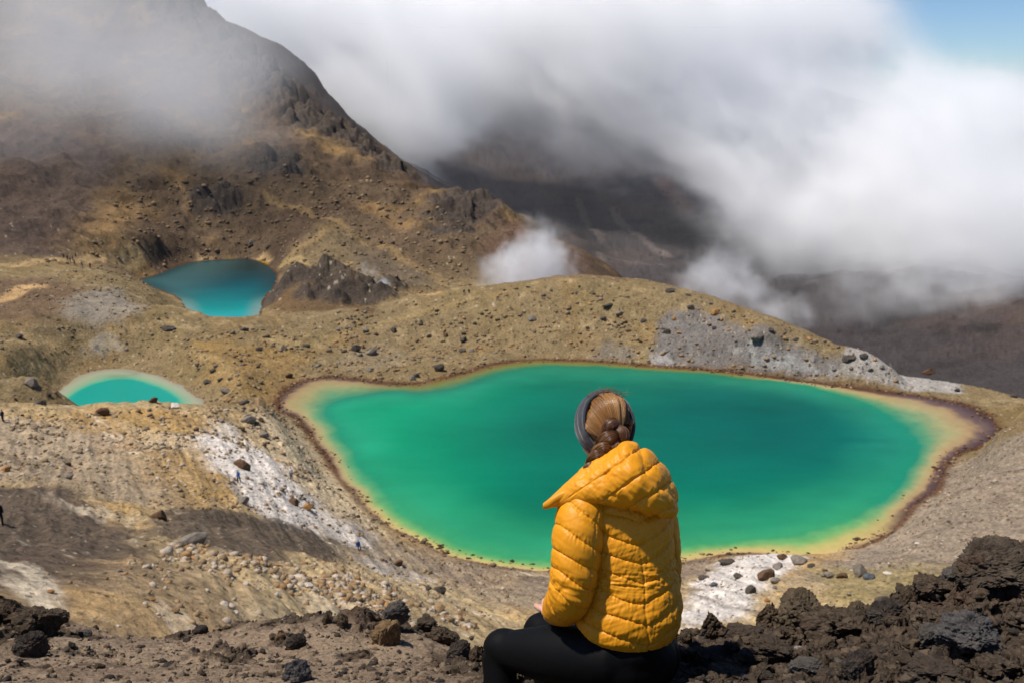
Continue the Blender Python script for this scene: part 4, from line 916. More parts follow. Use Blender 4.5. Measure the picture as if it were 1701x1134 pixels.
bank = [(1060,-15,1350,120,1.0),(350,0,1300,70,.8),(430,30,1250,60,.7),(900,-20,1350,90,1.0),(1010,5,1350,85,1.1),(760,10,1350,90,.9),(480,10,1300,70,.9),(1185,60,1350,95,1.0),(1200,150,1300,108,1.0),(1315,235,1250,88,1.0),(1465,300,1200,84,1.0),(1500,350,1150,95,.9),(1620,380,1150,82,.9),(1690,420,1080,90,.8),
 (850,-60,1400,118,1.0),(700,20,1400,130,1.0),(600,-40,1400,120,1.0),(560,60,1350,90,.8),(640,150,1200,90,.8),(710,200,1150,50,.5),(660,260,1080,50,.45),(600,190,1000,52,.42),
 (950,-10,1400,95,.9),(1190,250,1150,50,.35),(1270,320,1100,58,.5),(1355,380,1050,52,.5),(1460,425,980,48,.45),(1560,455,930,48,.45),(1670,480,900,50,.45),(1100,-60,1400,200,1.),(1200,-60,1400,100,.8),
 (1560,300,1250,60,.5),(1690,235,1250,62,.9),(1640,290,1250,60,.7),(1250,470,900,30,.2),(470,40,1300,70,.7),(1400,510,850,40,.22)]
def bank_fn(P):
    b = puffs(P, bank); m = b > 0.03; out = np.zeros(len(P)); q = P[m]
    dv = unit_(np.array([.80, 0, -.60])); al = q @ dv; q2 = q - .45 * al[:, None] * dv                 # torn along the fall of the slope
    q2 = q2 + 26 * np.stack([fbm(q / 120., 2, 305), fbm(q / 120., 2, 307), fbm(q / 120., 2, 309)], 1)
    f = fbm(q2 / np.array([190., 200., 130.]), 6, 301, gain=0.70); g = fbm(q2 / 48.0, 4, 303, ridged=True, gain=.65)
    out[m] = np.clip((b[m] - 0.42) * 1.35 + f * 2.5 + 0.95 * g - .16, 0, 1.4) * sstep(0.03, 0.3, b[m]) * (1 - sstep(165, 225, q[:, 2] + 30 * f))
    e = P[:, 2] < 120; low = np.zeros(len(P)); low[e] = .006 + .012 * fbm(P[e] / 140., 3, 313); return np.maximum(out, low * (1 - sstep(60, 120, P[:, 2])))
vapour('cloud_bank', (-460, 760, -140), (860, 1700, 240), 6.6, bank_fn, cloud_material('cloud', 0.024), kind='stuff', label='thick white cloud bank drifting over the dark far mountain')
veil = [(60,60,470,50,.6),(200,90,440,45,.8),(290,170,400,30,.8),(180,170,420,30,.5),(330,130,420,28,.5),(90,150,430,36,.5),(260,30,470,45,.6),(20,210,430,26,.35),(340,210,390,20,.3),(130,20,500,50,.5),(400,180,420,25,.2),(330,20,430,32,.65),(395,70,440,22,.5),(370,120,430,22,.35)]
def veil_fn(P):
    b = puffs(P, veil); f = fbm(P / np.array([70., 70., 50.]), 5, 311, gain=0.55)
    return np.clip((b - 0.33) * 0.9 + f * 2.1, 0, 1.4) * sstep(0.05, 0.35, b)
vapour('mist', (-300, 320, 0), (-60, 560, 150), 5.0, veil_fn, cloud_material('mist', 0.0085), kind='stuff', label='lilac grey mist veiling the upper slope of the left mountain')
def plume(name, lst, scale, dens, step, label, seed):
    cs = np.array([at(a, b, c) for a, b, c, _, _ in lst]); rd = max(l[3] for l in lst) * 1.8
    lo, hi = cs.min(0) - rd, cs.max(0) + rd
    def fn(P):
        b = puffs(P, lst); q = P + scale * .4 * np.stack([fbm(P / scale / .6, 2, seed + 1), fbm(P / scale / .6, 2, seed + 2), fbm(P / scale / .6, 2, seed + 3)], 1); f = fbm(q / scale, 5, seed, gain=0.65); return np.clip((b - 0.44) * 1.1 + f * 2.9, 0, 1.1) * sstep(0.05, 0.4, b)
    vapour(name, lo, hi, step, fn, cloud_material(name, dens), label=label, kind='stuff')
plume('steam_plume', [(870,490,300,9,.7),(885,455,300,10,.8),(900,430,302,9,.7),(870,410,304,7,.6),(925,460,303,8,.6),(835,450,300,8,.4),(850,480,300,8,.5),(880,395,306,5,.4)], 13, 0.10, 1.2, 'broad white steam plume rising behind the yellow hump at its left shoulder', 321)
plume('steam_plume', [(1160,450,330,9,.45),(1190,470,330,11,.6),(1230,490,330,11,.6),(1280,520,330,10,.5),(1320,530,330,7,.4),(1200,430,332,7,.3)], 15, 0.07, 1.3, 'long low drift of steam behind the right shoulder of the hump', 323)
plume('steam_plume', [(635,482,284,2.0,1.1),(640,475,284,1.8,1.0),(628,468,284,1.8,.5),(615,452,284,2.5,.35),(600,438,284,3,.25)], 2.2, 0.45, 0.45, 'small white puff of steam venting from the dark crag by the blue lake', 325)
plume('steam_plume', [(170,575,225,3.5,.5),(190,585,225,3,.45),(150,570,225,3,.3)], 5, 0.10, 0.7, 'faint thin steam over the ground behind the turquoise lake', 327)
# ================================================================ the seated woman
def D(px, py, d): return deep(px, py, d)
def spl(A, n):
    """Catmull-Rom through the rows of A, n samples"""
    A = np.asarray(A, float); m = len(A) - 1; t = np.linspace(0, m, n); i = np.clip(t.astype(int), 0, m - 1); f = (t - i)[:, None]
    p0, p1, p2, p3 = A[np.clip(i - 1, 0, m)], A[i], A[i + 1], A[np.clip(i + 2, 0, m)]
    return 0.5 * (2 * p1 + (p2 - p0) * f + (2 * p0 - 5 * p1 + 4 * p2 - p3) * f ** 2 + (3 * p1 - p0 - 3 * p2 + p3) * f ** 3)
def loft(st, nu, nv, disp=None, power=2.0, close=True):
    """st rows: centre(3), a-axis(3), b-axis(3). returns V, F of a tube with rounded section; disp(u,v) moves along the normal"""
    S = spl(np.array([np.concatenate(s) for s in st]), nv); c, a, b = S[:, :3], S[:, 3:6], S[:, 6:9]
    u = np.arange(nu) / nu * 2 * math.pi; cu, su = np.cos(u), np.sin(u); e = 2.0 / power
    cu = np.sign(cu) * np.abs(cu) ** e; su = np.sign(su) * np.abs(su) ** e
    P = c[None] + cu[:, None, None] * a[None] + su[:, None, None] * b[None]          # (nu,nv,3)
    if disp is not None:
        du = np.roll(P, -1, 0) - np.roll(P, 1, 0); dv = np.gradient(P, axis=1); N = np.cross(du, dv); N /= np.linalg.norm(N, axis=2)[..., None] + 1e-12
        if (N * (P - c[None])).sum() < 0: N = -N
        U, W = np.meshgrid(np.arange(nu) / nu, np.linspace(0, 1, nv), indexing='ij')
        P = P + N * disp(U, W, P)[..., None]
    V = P.reshape(-1, 3); F = grid_faces(nu, nv, True); F = [tuple(f) for f in F]
    if close:
        k = len(V); V = np.concatenate([V, P[:, 0].mean(0)[None], P[:, -1].mean(0)[None]])
        for i in range(nu): F.append((((i + 1) % nu) * nv, i * nv, k, k)); F.append((i * nv + nv - 1, ((i + 1) % nu) * nv + nv - 1, k + 1, k + 1))
    return V, F
def join(parts):
    Vs, Fs, o = [], [], 0
    for V, F in parts:
        Vs.append(V); Fs += [tuple(int(x) + o for x in dict.fromkeys(f)) for f in F]; o += len(V)
    return np.concatenate(Vs), Fs
def mesh_py(name, V, F, smooth=True):
    me = bpy.data.meshes.new(name); me.from_pydata([tuple(map(float, v)) for v in V], [], F); me.validate(); me.update()
    bm = bmesh.new(); bm.from_mesh(me); bmesh.ops.recalc_face_normals(bm, faces=bm.faces); bm.to_mesh(me); bm.free()
    if smooth: me.polygons.foreach_set('use_smooth', np.ones(len(me.polygons), bool))
    return me
def fuse(name, parts, voxel, it=6):
    """union of closed pieces as ONE continuous smoothed surface"""
    V, F = join(parts); me = mesh_py(name, V, F); o = bpy.data.objects.new(name, me); COL.objects.link(o)
    r = o.modifiers.new('r', 'REMESH'); r.mode = 'VOXEL'; r.voxel_size = voxel; r.use_smooth_shade = True
    s = o.modifiers.new('s', 'SMOOTH'); s.iterations = it; s.factor = 0.5
    dg = bpy.context.evaluated_depsgraph_get(); dg.update(); out = bpy.data.meshes.new_from_object(o.evaluated_get(dg))
    bpy.data.objects.remove(o); out.name = name; return out
def limb(pts, rad, n=20, per=8, flat=None, side=None):
    """tapered tube through joints, hemispherical ends; flat scales the section across `side`"""
    pts = np.asarray(pts, float); rad = np.asarray(rad, float)
    d0 = pts[0] - pts[1]; d0 /= np.linalg.norm(d0); d1 = pts[-1] - pts[-2]; d1 /= np.linalg.norm(d1)
    A = np.concatenate([pts, rad[:, None]], 1); S = spl(A, per * (len(pts) - 1) + 1)
    caps0 = [np.append(pts[0] + d0 * rad[0] * math.sin(t), rad[0] * math.cos(t)) for t in np.radians([85, 60, 30])]
    caps1 = [np.append(pts[-1] + d1 * rad[-1] * math.sin(t), rad[-1] * math.cos(t)) for t in np.radians([30, 60, 85])]
    S = np.concatenate([caps0, S, caps1]); c = S[:, :3]; t = np.gradient(c, axis=0); t /= np.linalg.norm(t, axis=1)[:, None] + 1e-12
    st = []; ref = np.array([0.13, 0.21, 0.97]) if side is None else np.asarray(side, float)
    for k in range(len(c)):
        a = np.cross(t[k], ref); a /= np.linalg.norm(a) + 1e-12; b = np.cross(t[k], a); st.append((c[k], a * S[k, 3], b * S[k, 3] * (flat or 1)))
    P = []; u = np.arange(n) / n * 2 * math.pi
    V = np.concatenate([np.stack([s[0] + math.cos(x) * s[1] + math.sin(x) * s[2] for s in st]) for x in u]); nv = len(st)
    F = [tuple(f) for f in grid_faces(n, nv, True)]; k = len(V); V = np.concatenate([V, st[0][0][None], st[-1][0][None]])
    for i in range(n): F.append(((i + 1) % n * nv, i * nv, k)); F.append((i * nv + nv - 1, (i + 1) % n * nv + nv - 1, k + 1))
    return V, F
def ball(c, r, ax=None, n=24):
    ax = np.eye(3) if ax is None else np.asarray(ax, float); r = np.asarray(r, float) * np.ones(3); st = []
    for t in np.linspace(-89, 89, n // 2 + 2): s, k = math.sin(R(t)), math.cos(R(t)); st.append((c + ax[2] * r[2] * s, ax[0] * r[0] * k, ax[1] * r[1] * k))
    P = np.array([np.concatenate(s) for s in st]); u = np.arange(n) / n * 2 * math.pi; nv = len(P)
    V = np.concatenate([P[:, :3] + math.cos(x) * P[:, 3:6] + math.sin(x) * P[:, 6:9] for x in u]); F = [tuple(f) for f in grid_faces(n, nv, True)]
    F.append(tuple(i * nv for i in range(n))[::-1]); F.append(tuple(i * nv + nv - 1 for i in range(n))); return V, F
def frame(yaw, pitch=0.0, roll=0.0):
    """side(right), front, up of something facing yaw (left of +Y positive), pitched down positive"""
    m = Matrix.Rotation(yaw, 3, 'Z') @ Matrix.Rotation(-pitch, 3, 'X') @ Matrix.Rotation(roll, 3, 'Y'); m = np.array(m); return m[:, 0], m[:, 1], m[:, 2]
woman = obj('person', None, None, label='woman in mustard yellow quilted jacket and black leggings sitting on the lava rim', category='person')
woman.empty_display_size = 0.1; woman.location = D(1045, 1150, 3.05)
PXM = lambda px, d=3.08: px * d / FOC
dT = 3.08
# ---- joints
hipL, kneeL, ankL, toeL = D(1008,1092,3.04), D(832,1078,3.30), D(826,1330,3.24), D(770,1395,3.36)
hipR, kneeR, ankR, toeR = D(1078,1088,3.16), D(897,1048,3.55), D(893,1290,3.52), D(850,1350,3.64)
shL, elL, wrL = D(963,850,3.05), D(948,1000,3.00), D(915,1020,3.20)
shR, elR, wrR = D(1092,850,3.20), D(1094,985,3.32), D(1015,1030,3.48)
neck0, neck1, head = D(1018,812,3.10), D(1008,765,3.13), D(1005,706,3.16)
HS, HF, HU = frame(R(40), R(10), R(-4))
# ---- body
parts = [limb([D(1042,1085,3.08), D(1044,980,3.10), D(1034,880,3.12), neck0], [.105,.095,.10,.05], 28, 8, 1.25, (0, 1, 0)),
 limb([neck0, neck1, head], [.054,.047,.05]), ball(head, (.070,.088,.098), (HS, HF, HU), 36), ball(head + HF*.036 - HU*.064, (.058,.058,.048), (HS, HF, HU)),
 limb([head + HF*.083 + HU*.004, head + HF*.098 - HU*.022, head + HF*.096 - HU*.030], [.007,.010,.011], 12, 4),
 limb([head + HF*.076 - HU*.055 - HS*.018, head + HF*.084 - HU*.055, head + HF*.076 - HU*.055 + HS*.018], [.005,.008,.005], 10, 4)]
for s in (-1, 1):
    parts += [ball(head + HS*s*.067 + HF*.012 - HU*.012, (.007,.015,.026), (HS, HF, HU), 14), ball(head + HF*.070 + HS*s*.030 + HU*.012, (.020,.012,.007), (HS, HF, HU), 12),
              limb([head + HF*.080 + HS*s*.014 + HU*.024, head + HF*.074 + HS*s*.048 + HU*.024], [.006,.004], 8, 3)]
parts += [limb([neck0 + (shL - neck0)*.2, shL, elL, wrL], [.05,.052,.040,.027]), limb([neck0 + (shR - neck0)*.2, shR, elR, wrR], [.05,.052,.040,.027]),
          limb([hipL, (hipL + kneeL)/2, kneeL, (kneeL*.65 + ankL*.35), ankL], [.080,.062,.036,.040,.030]), limb([hipR, (hipR + kneeR)/2, kneeR, (kneeR*.65 + ankR*.35), ankR], [.080,.062,.036,.040,.030]),
          limb([ankL, (ankL + toeL)/2, toeL], [.036,.036,.026]), limb([ankR, (ankR + toeR)/2, toeR], [.036,.036,.026])]
def hand(wr, fwd, side, up):
    out = [limb([wr - fwd*.01, wr + fwd*.035, wr + fwd*.080], [.022,.030,.032], 16, 5, .45, up)]
    for k, ln in zip((-1.5, -.5, .5, 1.5), (.066,.074,.070,.056)):
        r0 = wr + fwd*.078 + side*k*.0175; out.append(limb([r0, r0 + fwd*ln*.45 - up*.004, r0 + fwd*ln*.75 - up*.018, r0 + fwd*ln*.85 - up*.034], [.0088,.0082,.0076,.0066], 10, 4))
    t0 = wr + fwd*.022 - side*.026; out.append(limb([t0, t0 + fwd*.030 - side*.020 - up*.004, t0 + fwd*.052 - side*.024 - up*.012], [.012,.0095,.008], 10, 4)); return out
def unit(v): return v / np.linalg.norm(v)
fL = unit(np.array([.15, .95, -.12])); uL = unit(np.array([0, 0, 1.]) - fL*fL[2]); sL = np.cross(fL, uL)
wrL = D(911, 1016, 3.19); parts += hand(wrL, fL, -sL if False else sL, uL)
fR = unit(unit(kneeR - hipR)*.8 + np.array([-.3, -.2, .1])); uR = unit(np.array([0, 0, 1.]) - fR*fR[2]); sR = np.cross(fR, uR); parts += hand(wrR, fR, -sR, uR)
skin = Mat('skin', .5, .35); skin.base(skin.mix(skin.noise(60, 3, .5, skin.pos()), srgb(214,160,138), srgb(226,176,154))); skin.b.inputs['Subsurface Weight'].default_value = .08; skin.b.inputs['Subsurface Radius'].default_value = (.01, .004, .002)
bodyo = obj('body', fuse('body', parts, .0045, 5), skin.m, woman)
# ---- black leggings
lp = [limb([hipL, hipL*.5 + kneeL*.5, kneeL*.86 + hipL*.14, kneeL, kneeL*.8 + ankL*.2, kneeL*.55 + ankL*.45, ankL], [.104,.090,.067,.063,.056,.058,.040], 28), limb([hipR, hipR*.5 + kneeR*.5, kneeR*.86 + hipR*.14, kneeR, kneeR*.8 + ankR*.2, kneeR*.55 + ankR*.45, ankR], [.102,.088,.066,.062,.055,.056,.040], 28),
      ball(D(1042,1096,3.07), (.160,.125,.118), frame(R(20))), limb([D(1042,1080,3.07), D(1042,1010,3.08)], [.12,.11], 28, 6, 1.1, (0, 1, 0))]
lm = fuse('leggings', lp, .007, 8)
cl = Mat('black_stretch_cloth', .62, .25); cl.base(cl.mix(cl.noise(900, 2, .5, cl.pos()), (.0016, .0016, .0017), (.0030, .0029, .0031))).norm(cl.bump(cl.noise(9, 2, .45, cl.pos(), .1), .012, .35, cl.bump(cl.noise(700, 2, .5, cl.pos()), .0006, .4)))
cl.b.inputs['Specular IOR Level'].default_value = .12
legg = obj('leggings', lm, cl.m, woman, label='black leggings')
# ---- shoes on the hidden feet
sh = Mat('shoe_fabric', .7, .3); sh.base((.03, .03, .033))
for a_, t_ in ((ankL, toeL), (ankR, toeR)):
    so = obj('shoe', fuse('shoe', [limb([a_ + (0, 0, .01), a_*.5 + t_*.5 - (0, 0, .012), t_ - (0, 0, .01)], [.050,.045,.036])], .006, 4), sh.m, woman)
# ---- quilted jacket
def wave(x): return np.abs((x + .5) % 1.0 - .5) * 2            # 0 on a seam, 1 midway between two
def puff(x): q = wave(x); return 1 - (1 - np.clip(q, 0, 1)) ** 3.0
def crease(P, dirv, s1, s2, seed, o=3):
    """wrinkles running along dirv"""
    Q = P.reshape(-1, 3); d = unit(np.asarray(dirv, float)); al = Q @ d; pe = Q - al[:, None] * d
    return fbm(np.concatenate([pe / s1], 1) + (al / s2)[:, None] * d, o, seed).reshape(P.shape[:-1])
TS, TF, TU = frame(R(14))
def tst(px, py, hw, b, tilt=0.0, lean=0.0, d=dT):
    a = TS * PXM(hw, d) ; bb = (TF * math.cos(tilt) + TU * math.sin(tilt)) * b
    return (D(px, py, d), a + TU * lean, bb)
tor = [tst(1039,1032,80,.142,.12,-.006), tst(1040,1018,86,.152,.10), tst(1041,990,87,.154,.06), tst(1041,958,81,.142), tst(1039,920,77,.132), tst(1037,885,77,.128),
       tst(1034,850,79,.126), tst(1029,826,80,.116,0,-.004), tst(1024,806,64,.098), tst(1020,792,44,.080), tst(1018,780,34,.068)]
def pixel_of(P):
    q = P - CAM; dep = q[..., 1] * CP - q[..., 2] * SP; up = q[..., 1] * SP + q[..., 2] * CP; return 850.5 + FOC * q[..., 0] / dep, 567 - FOC * up / dep
def tor_disp(U, W, P):
    # seam lines: chevrons that dip to the centre seam of the back; measured in metres down the back
    sx = (P - D(1043, 950, dT)) @ TS; z = P[..., 2]; back = np.clip(-np.sin(U * 2 * math.pi), -1, 1)
    zz = z - 0.30 * np.abs(sx) * sstep(-.2, .3, back + .2) + .012 * noise(P.reshape(-1, 3) / .11, 501).reshape(z.shape) + .05 * np.clip(sx, 0, 1)
    x = zz / .058; tight = np.exp(-((z - D(1045,968,dT-.13)[2]) / .035) ** 2)
    seam = 1 - np.exp(-(wave(x) / .10) ** 2)                       # narrow stitched groove
    h = .0052 * puff(x) * (1 - .45 * tight) + .0016 * seam
    nearseam = np.exp(-wave(x) / .35)
    h += nearseam * (.0036 * crease(P, (.15, 0, 1), .014, .10, 503, 2) + .0026 * crease(P, (.1, 0, 1), .006, .05, 504, 1)) + .0040 * crease(P, (1, 0, .42), .034, .30, 505, 2) + .0016 * crease(P, (.3, 0, 1), .010, .07, 515, 2) + .0008 * crease(P, (1, 0, .35), .009, .12, 516, 1)
    h += tight * .009 * crease(P, (1, 0, -.10), .016, .30, 507, 2)
    cseam = np.exp(-((sx + .004 * np.sin(z * 30)) / .0028) ** 2) * (back > 0) * sstep(D(1045,900,dT-.13)[2], D(1045,960,dT-.13)[2], z) ; h -= .0045 * cseam
    h -= .005 * np.exp(-((sx + .093 - .25 * np.maximum(0, z - D(0,960,dT)[2]) * 0) / .003) ** 2) * (back > 0) * (1 - sstep(D(1045,925,dT-.13)[2] - .02, D(1045,925,dT-.13)[2], z)) * 0
    hem = 1 - sstep(.0, .018, W); h -= .010 * hem
    h += .012 * np.exp(-((z - D(0,1040,dT-.13)[2]) / .02) ** 2) * noise(P.reshape(-1, 3) / .05, 509).reshape(z.shape) * .5
    return h
tV, tF = loft(tor, 420, 460, tor_disp, 2.25)
def sleeve(path, rad, seed, flip=1, nv=420):
    pts = spl(np.concatenate([np.asarray(path), np.asarray(rad)[:, None]], 1), 60); c = pts[:, :3]; t = np.gradient(c, axis=0); t /= np.linalg.norm(t, axis=1)[:, None]
    L = np.concatenate([[0], np.cumsum(np.linalg.norm(np.diff(c, axis=0), axis=1))]); st = []; ref = np.array([.0, 1., .15])
    for k in range(len(c)):
        a = np.cross(t[k], ref); a /= np.linalg.norm(a); b = np.cross(t[k], a); st.append((c[k], a * pts[k, 3], b * pts[k, 3] * 1.08))
    Lt = L[-1]
    def disp(U, W, P):
        sl = W * Lt; an = U * 2 * math.pi; sx = (P - c[np.clip((W * 59).astype(int), 0, 59)])[..., 0]
        elb = np.exp(-((W - .60) / .10) ** 2)
        x = (sl + flip * .45 * sx + .006 * noise(P.reshape(-1, 3) / .08, seed + 3).reshape(W.shape)) / .062
        h = .0050 * puff(x) + .0016 * (1 - np.exp(-(wave(x) / .10) ** 2)); ns = np.exp(-wave(x) / .35)
        h += ns * (.0034 * crease(P, (.1, 0, 1), .014, .10, seed, 2) + .0024 * crease(P, (.1, 0, 1), .006, .05, seed + 7, 1)) + .003 * crease(P, (1, 0, -.5), .030, .2, seed + 1, 2) + elb * .006 * crease(P, (1, .3, -.5), .022, .16, seed + 2, 2)
        h -= .003 * np.exp(-(((P - c[np.clip((W * 59).astype(int), 0, 59)])[..., 0] - .040) / .0025) ** 2) * (W > .15) * (W < .7)
        cuff = sstep(.955, .985, W); h = h * (1 - cuff) - .004 * cuff; h -= .004 * np.exp(-((W - .955) / .008) ** 2)
        return h
    V_, F_ = loft(st, 200, nv, disp); return V_, F_
sl1 = sleeve([D(1000,818,3.07), D(972,838,3.02), D(962,880,2.99), D(957,925,2.98), D(952,962,2.975), D(946,990,2.99), D(936,1004,3.07), D(921,1010,3.16)], [.045,.066,.072,.069,.064,.062,.054,.040], 521, -1)
sl2 = sleeve([D(1050,818,3.12), D(1080,838,3.17), D(1092,880,3.20), D(1096,930,3.24), D(1096,975,3.29), D(1082,1005,3.34), D(1050,1022,3.41), D(1022,1030,3.46)], [.045,.062,.064,.062,.060,.058,.050,.040], 531, 1, 260)
# hood lying on the back: a slack pouch, open edge rolled and running from the left collar up to the right
def hst(px, py, d, up, dep, tilt=0.0):
    n = unit(np.array([math.sin(tilt), 0, math.cos(tilt)])); return (D(px, py, d), n * up, np.array([.10, -.96, -.25]) * dep)
hd = [hst(910,837,2.99,.010,.008,-.5), hst(935,826,2.99,.024,.026,-.5), hst(965,812,2.985,.040,.050,-.45), hst(1000,802,2.975,.060,.072,-.42), hst(1035,797,2.96,.084,.088,-.40), hst(1062,797,2.96,.104,.094,-.36),
      hst(1090,803,2.98,.092,.088,-.30), hst(1112,815,3.02,.056,.066,-.2), hst(1124,822,3.07,.022,.03,-.1)]
def hood_disp(U, W, P):
    x, y = pixel_of(P); s = (x - 900) / 220; q = ((y - 742) * .82 + (x - 1065) * .57)            # lines parallel to the open edge
    k = (x - 1065) * .80 - (y - 742) * .42
    cell = q / 37.0; body = sstep(.10, .30, W)
    cr2 = (k + 9 * np.sin(q / 25)) / 40.0; rt = sstep(.35, .65, W)
    h = (.0048 * puff(cell) + .0060 * puff(cr2) * rt - .006) * body * (.45 + .55 * rt)
    pin = np.exp(-(wave(cell) ** 2 + wave(cr2) ** 2) / .10) * rt
    nsm = np.exp(-wave(cell) / .3); h += body * (.0090 * crease(P, (.75, 0, -.65), .060, .30, 541, 2) + .0050 * crease(P, (.35, 0, .9), .040, .22, 546, 1) + .0016 * crease(P, (.8, 0, -.5), .011, .12, 549, 1) + nsm * .0026 * crease(P, (.6, 0, .8), .007, .06, 548, 1) + nsm * .0045 * crease(P, (.6, 0, .8), .014, .10, 543, 2)) - .005 * pin * body
    h -= .003 * np.exp(-(wave(cell) / .08) ** 2) * body
    return h
hV, hF = loft(hd, 300, 360, hood_disp, 2.2)
edge = [D(906,836,2.965), D(932,818,2.955), D(960,803,2.950), D(990,786,2.945), D(1018,768,2.945), D(1042,754,2.955), D(1066,746,2.98), D(1086,757,3.02), D(1098,778,3.08)]
def roll_disp(U, W, P): return .0022 * np.abs(np.sin(W * 46 + 1.5 * np.sin(U * 6.28))) * sstep(.4, .7, W) + .0035 * noise(P.reshape(-1, 3) / .026, 551).reshape(W.shape)
ec = spl(np.array(edge), 40); et = np.gradient(ec, axis=0); et /= np.linalg.norm(et, axis=1)[:, None]; er = np.interp(np.linspace(0, 1, 40), [0, .1, .5, .8, 1], [.006,.007,.007,.008,.005]); est = []
for k in range(40): a = np.cross(et[k], [0, 1, 0]); a = unit(a); est.append((ec[k], a * er[k] * 1.2, np.cross(et[k], a) * er[k]))
eV, eF = loft(est, 40, 300, roll_disp)
flap = loft([(D(902,840,2.985), np.array([0,0,.009]), np.array([0,.006,0])), (D(915,834,2.98), np.array([.003,0,.018]), np.array([0,.011,0])), (D(932,825,2.98), np.array([.006,0,.020]), np.array([0,.012,0])), (D(955,818,2.985), np.array([.008,0,.024]), np.array([0,.02,0]))], 30, 50)
# collar ring round the neck, under the hood
col_ = loft([(D(1018,800,3.06), TS*.085, TF*.085), (D(1014,780,3.07), TS*.078, TF*.080), (D(1012,768,3.09), TS*.070, TF*.074)], 60, 30, None, 2.0)
jV, jF = join([(tV, tF), sl1, sl2, (hV, hF), flap, col_])
jm = Mat('mustard_nylon', .48, .32); jp = jm.pos()
jw = jm.noise(26, 3, .5, jp, .25); jf = jm.noise(1500, 2, .5, jp)
jm.base(jm.mix(jm.noise(8, 3, .5, jp), srgb(236,152,14), srgb(244,164,26))).norm(jm.bump(jf, .0004, .35, jm.bump(jw, .0035, .4)))

jacket = obj('jacket', mesh_py('jacket', jV, jF), jm.m, woman, label='mustard yellow quilted jacket with its hood down')
# small drawcord loop at the hood edge
dc = limb([D(978,793,2.93), D(981,789,2.922), D(984,794,2.925), D(981,800,2.93)], [.0022,.0022,.0022,.0022], 8, 6); 
# ---- headband: a wide soft ring over the crown, behind the ears and under the hair
gm = Mat('charcoal_knit', .9, .2); gp = gm.pos(); gm.base(gm.mix(gm.noise(260, 3, .6, gp), srgb(52,53,58), srgb(76,78,84))).norm(gm.bump(gm.noise(420, 2, .6, gp), .0012, .7, gm.bump(gm.noise(30, 3, .5, gp, .8), .006, .5)))
gm.b.inputs['Sheen Weight'].default_value = .3
BS, BF, BU = frame(R(12), R(26), R(-3)); bc = head + BF*.004 + BU*.004; nu, nv = 200, 50
ang = np.arange(nu) / nu * 2 * math.pi; w = np.linspace(-1, 1, nv); AN, WW = np.meshgrid(ang, w, indexing='ij')
half = .050 + .006 * np.cos(AN * 2 + .4); rx = .0885 + .004 * np.sqrt(np.clip(1 - WW ** 2, 0, 1)) ; rz = .1040 + .004 * np.sqrt(np.clip(1 - WW ** 2, 0, 1))
fold = .0022 * np.sin(WW * 9 + 1.5 * np.sin(AN * 2)) + .0012 * noise(np.stack([np.cos(AN).ravel() * 4, np.sin(AN).ravel() * 4, WW.ravel() * 3], 1), 561).reshape(AN.shape)
shr = np.where(WW < 0, 1 - .05 * WW ** 2, 1 - .10 * WW ** 2)
Bp = bc + (np.cos(AN) * (rx * shr + fold))[..., None] * BS + (np.sin(AN) * (rz * shr + fold))[..., None] * BU + (WW * half)[..., None] * BF
Bi = bc + (np.cos(AN) * (rx * shr - .010))[..., None] * BS + (np.sin(AN) * (rz * shr - .010))[..., None] * BU + (WW * half)[..., None] * BF
F1 = grid_faces(nu, nv, True); o_ = nu * nv; F2 = F1[:, ::-1] + o_; rimf = []
for i in range(nu):
    j = (i + 1) % nu; rimf += [(i*nv, j*nv, j*nv + o_, i*nv + o_), (j*nv + nv-1, i*nv + nv-1, i*nv + nv-1 + o_, j*nv + nv-1 + o_)]
band = obj('headband', mesh_py('headband', np.concatenate([Bp.reshape(-1, 3), Bi.reshape(-1, 3)]), [tuple(f) for f in F1] + [tuple(f) for f in F2] + rimf), gm.m, woman, label='charcoal grey knitted headband')
# ---- hair: combed cap drawn to a plait
hm = Mat('brown_hair', .36, .5); ha = hm.attr('strand'); hx = hm.n('ShaderNodeCombineXYZ'); hm.l(ha.outputs['Fac'], hx.inputs[0])
st_ = hm.noise(1.6, 5, .7, hx.outputs[0]); hm.base(hm.ramp(st_, [(.25, srgb(50,28,14)), (.43, srgb(112,72,36)), (.6, srgb(164,112,60)), (.80, srgb(226,176,108))])).norm(hm.bump(st_, .0015, .7))
hm.b.inputs['Anisotropic'].default_value = .5; hm.b.inputs['Coat Weight'].default_value = .12
nu, nv = 260, 200
t = np.linspace(0, 2 * math.pi, nu, endpoint=False); q = np.linspace(0, 1, nv); TT, QQ = np.meshgrid(t, q, indexing='ij')
# polar cap: pole = where the plait begins, rim = under the band
pole = D(1018,738,3.07); hc = head + np.array([0, .012, 0])
SRx, SRy, SRz = .0875, .104, .1055
dirP = unit(pole - hc); e1 = unit(np.cross(dirP, [0, 0, 1.])); e2 = np.cross(e1, dirP)
swirl = TT + .55 * (1 - QQ) * np.sin(TT + .6)
th = (QQ ** .8) * R(112); dirs = np.cos(th)[..., None] * dirP + np.sin(th)[..., None] * (np.cos(swirl)[..., None] * e1 + np.sin(swirl)[..., None] * e2)
hcap = hc + dirs * np.array([SRx, SRy, SRz]) 
strand = TT * 26 + 2.2 * noise(np.stack([np.cos(TT).ravel() * 3, np.sin(TT).ravel() * 3, QQ.ravel() * 1.2], 1), 571).reshape(TT.shape)
tuck = lambda Pt: hc + (Pt - hc) * (1 - .085 * sstep(-.060, -.044, (Pt - bc) @ BF))[..., None]
loc = .0035 * np.sin(TT * 5 + 2 * np.sin(TT * 2)) * sstep(.02, .35, QQ) * sstep(1, .7, QQ) + .0005 * np.sin(strand * 2.3)
hcap = tuck(hcap + dirs * loc[..., None])
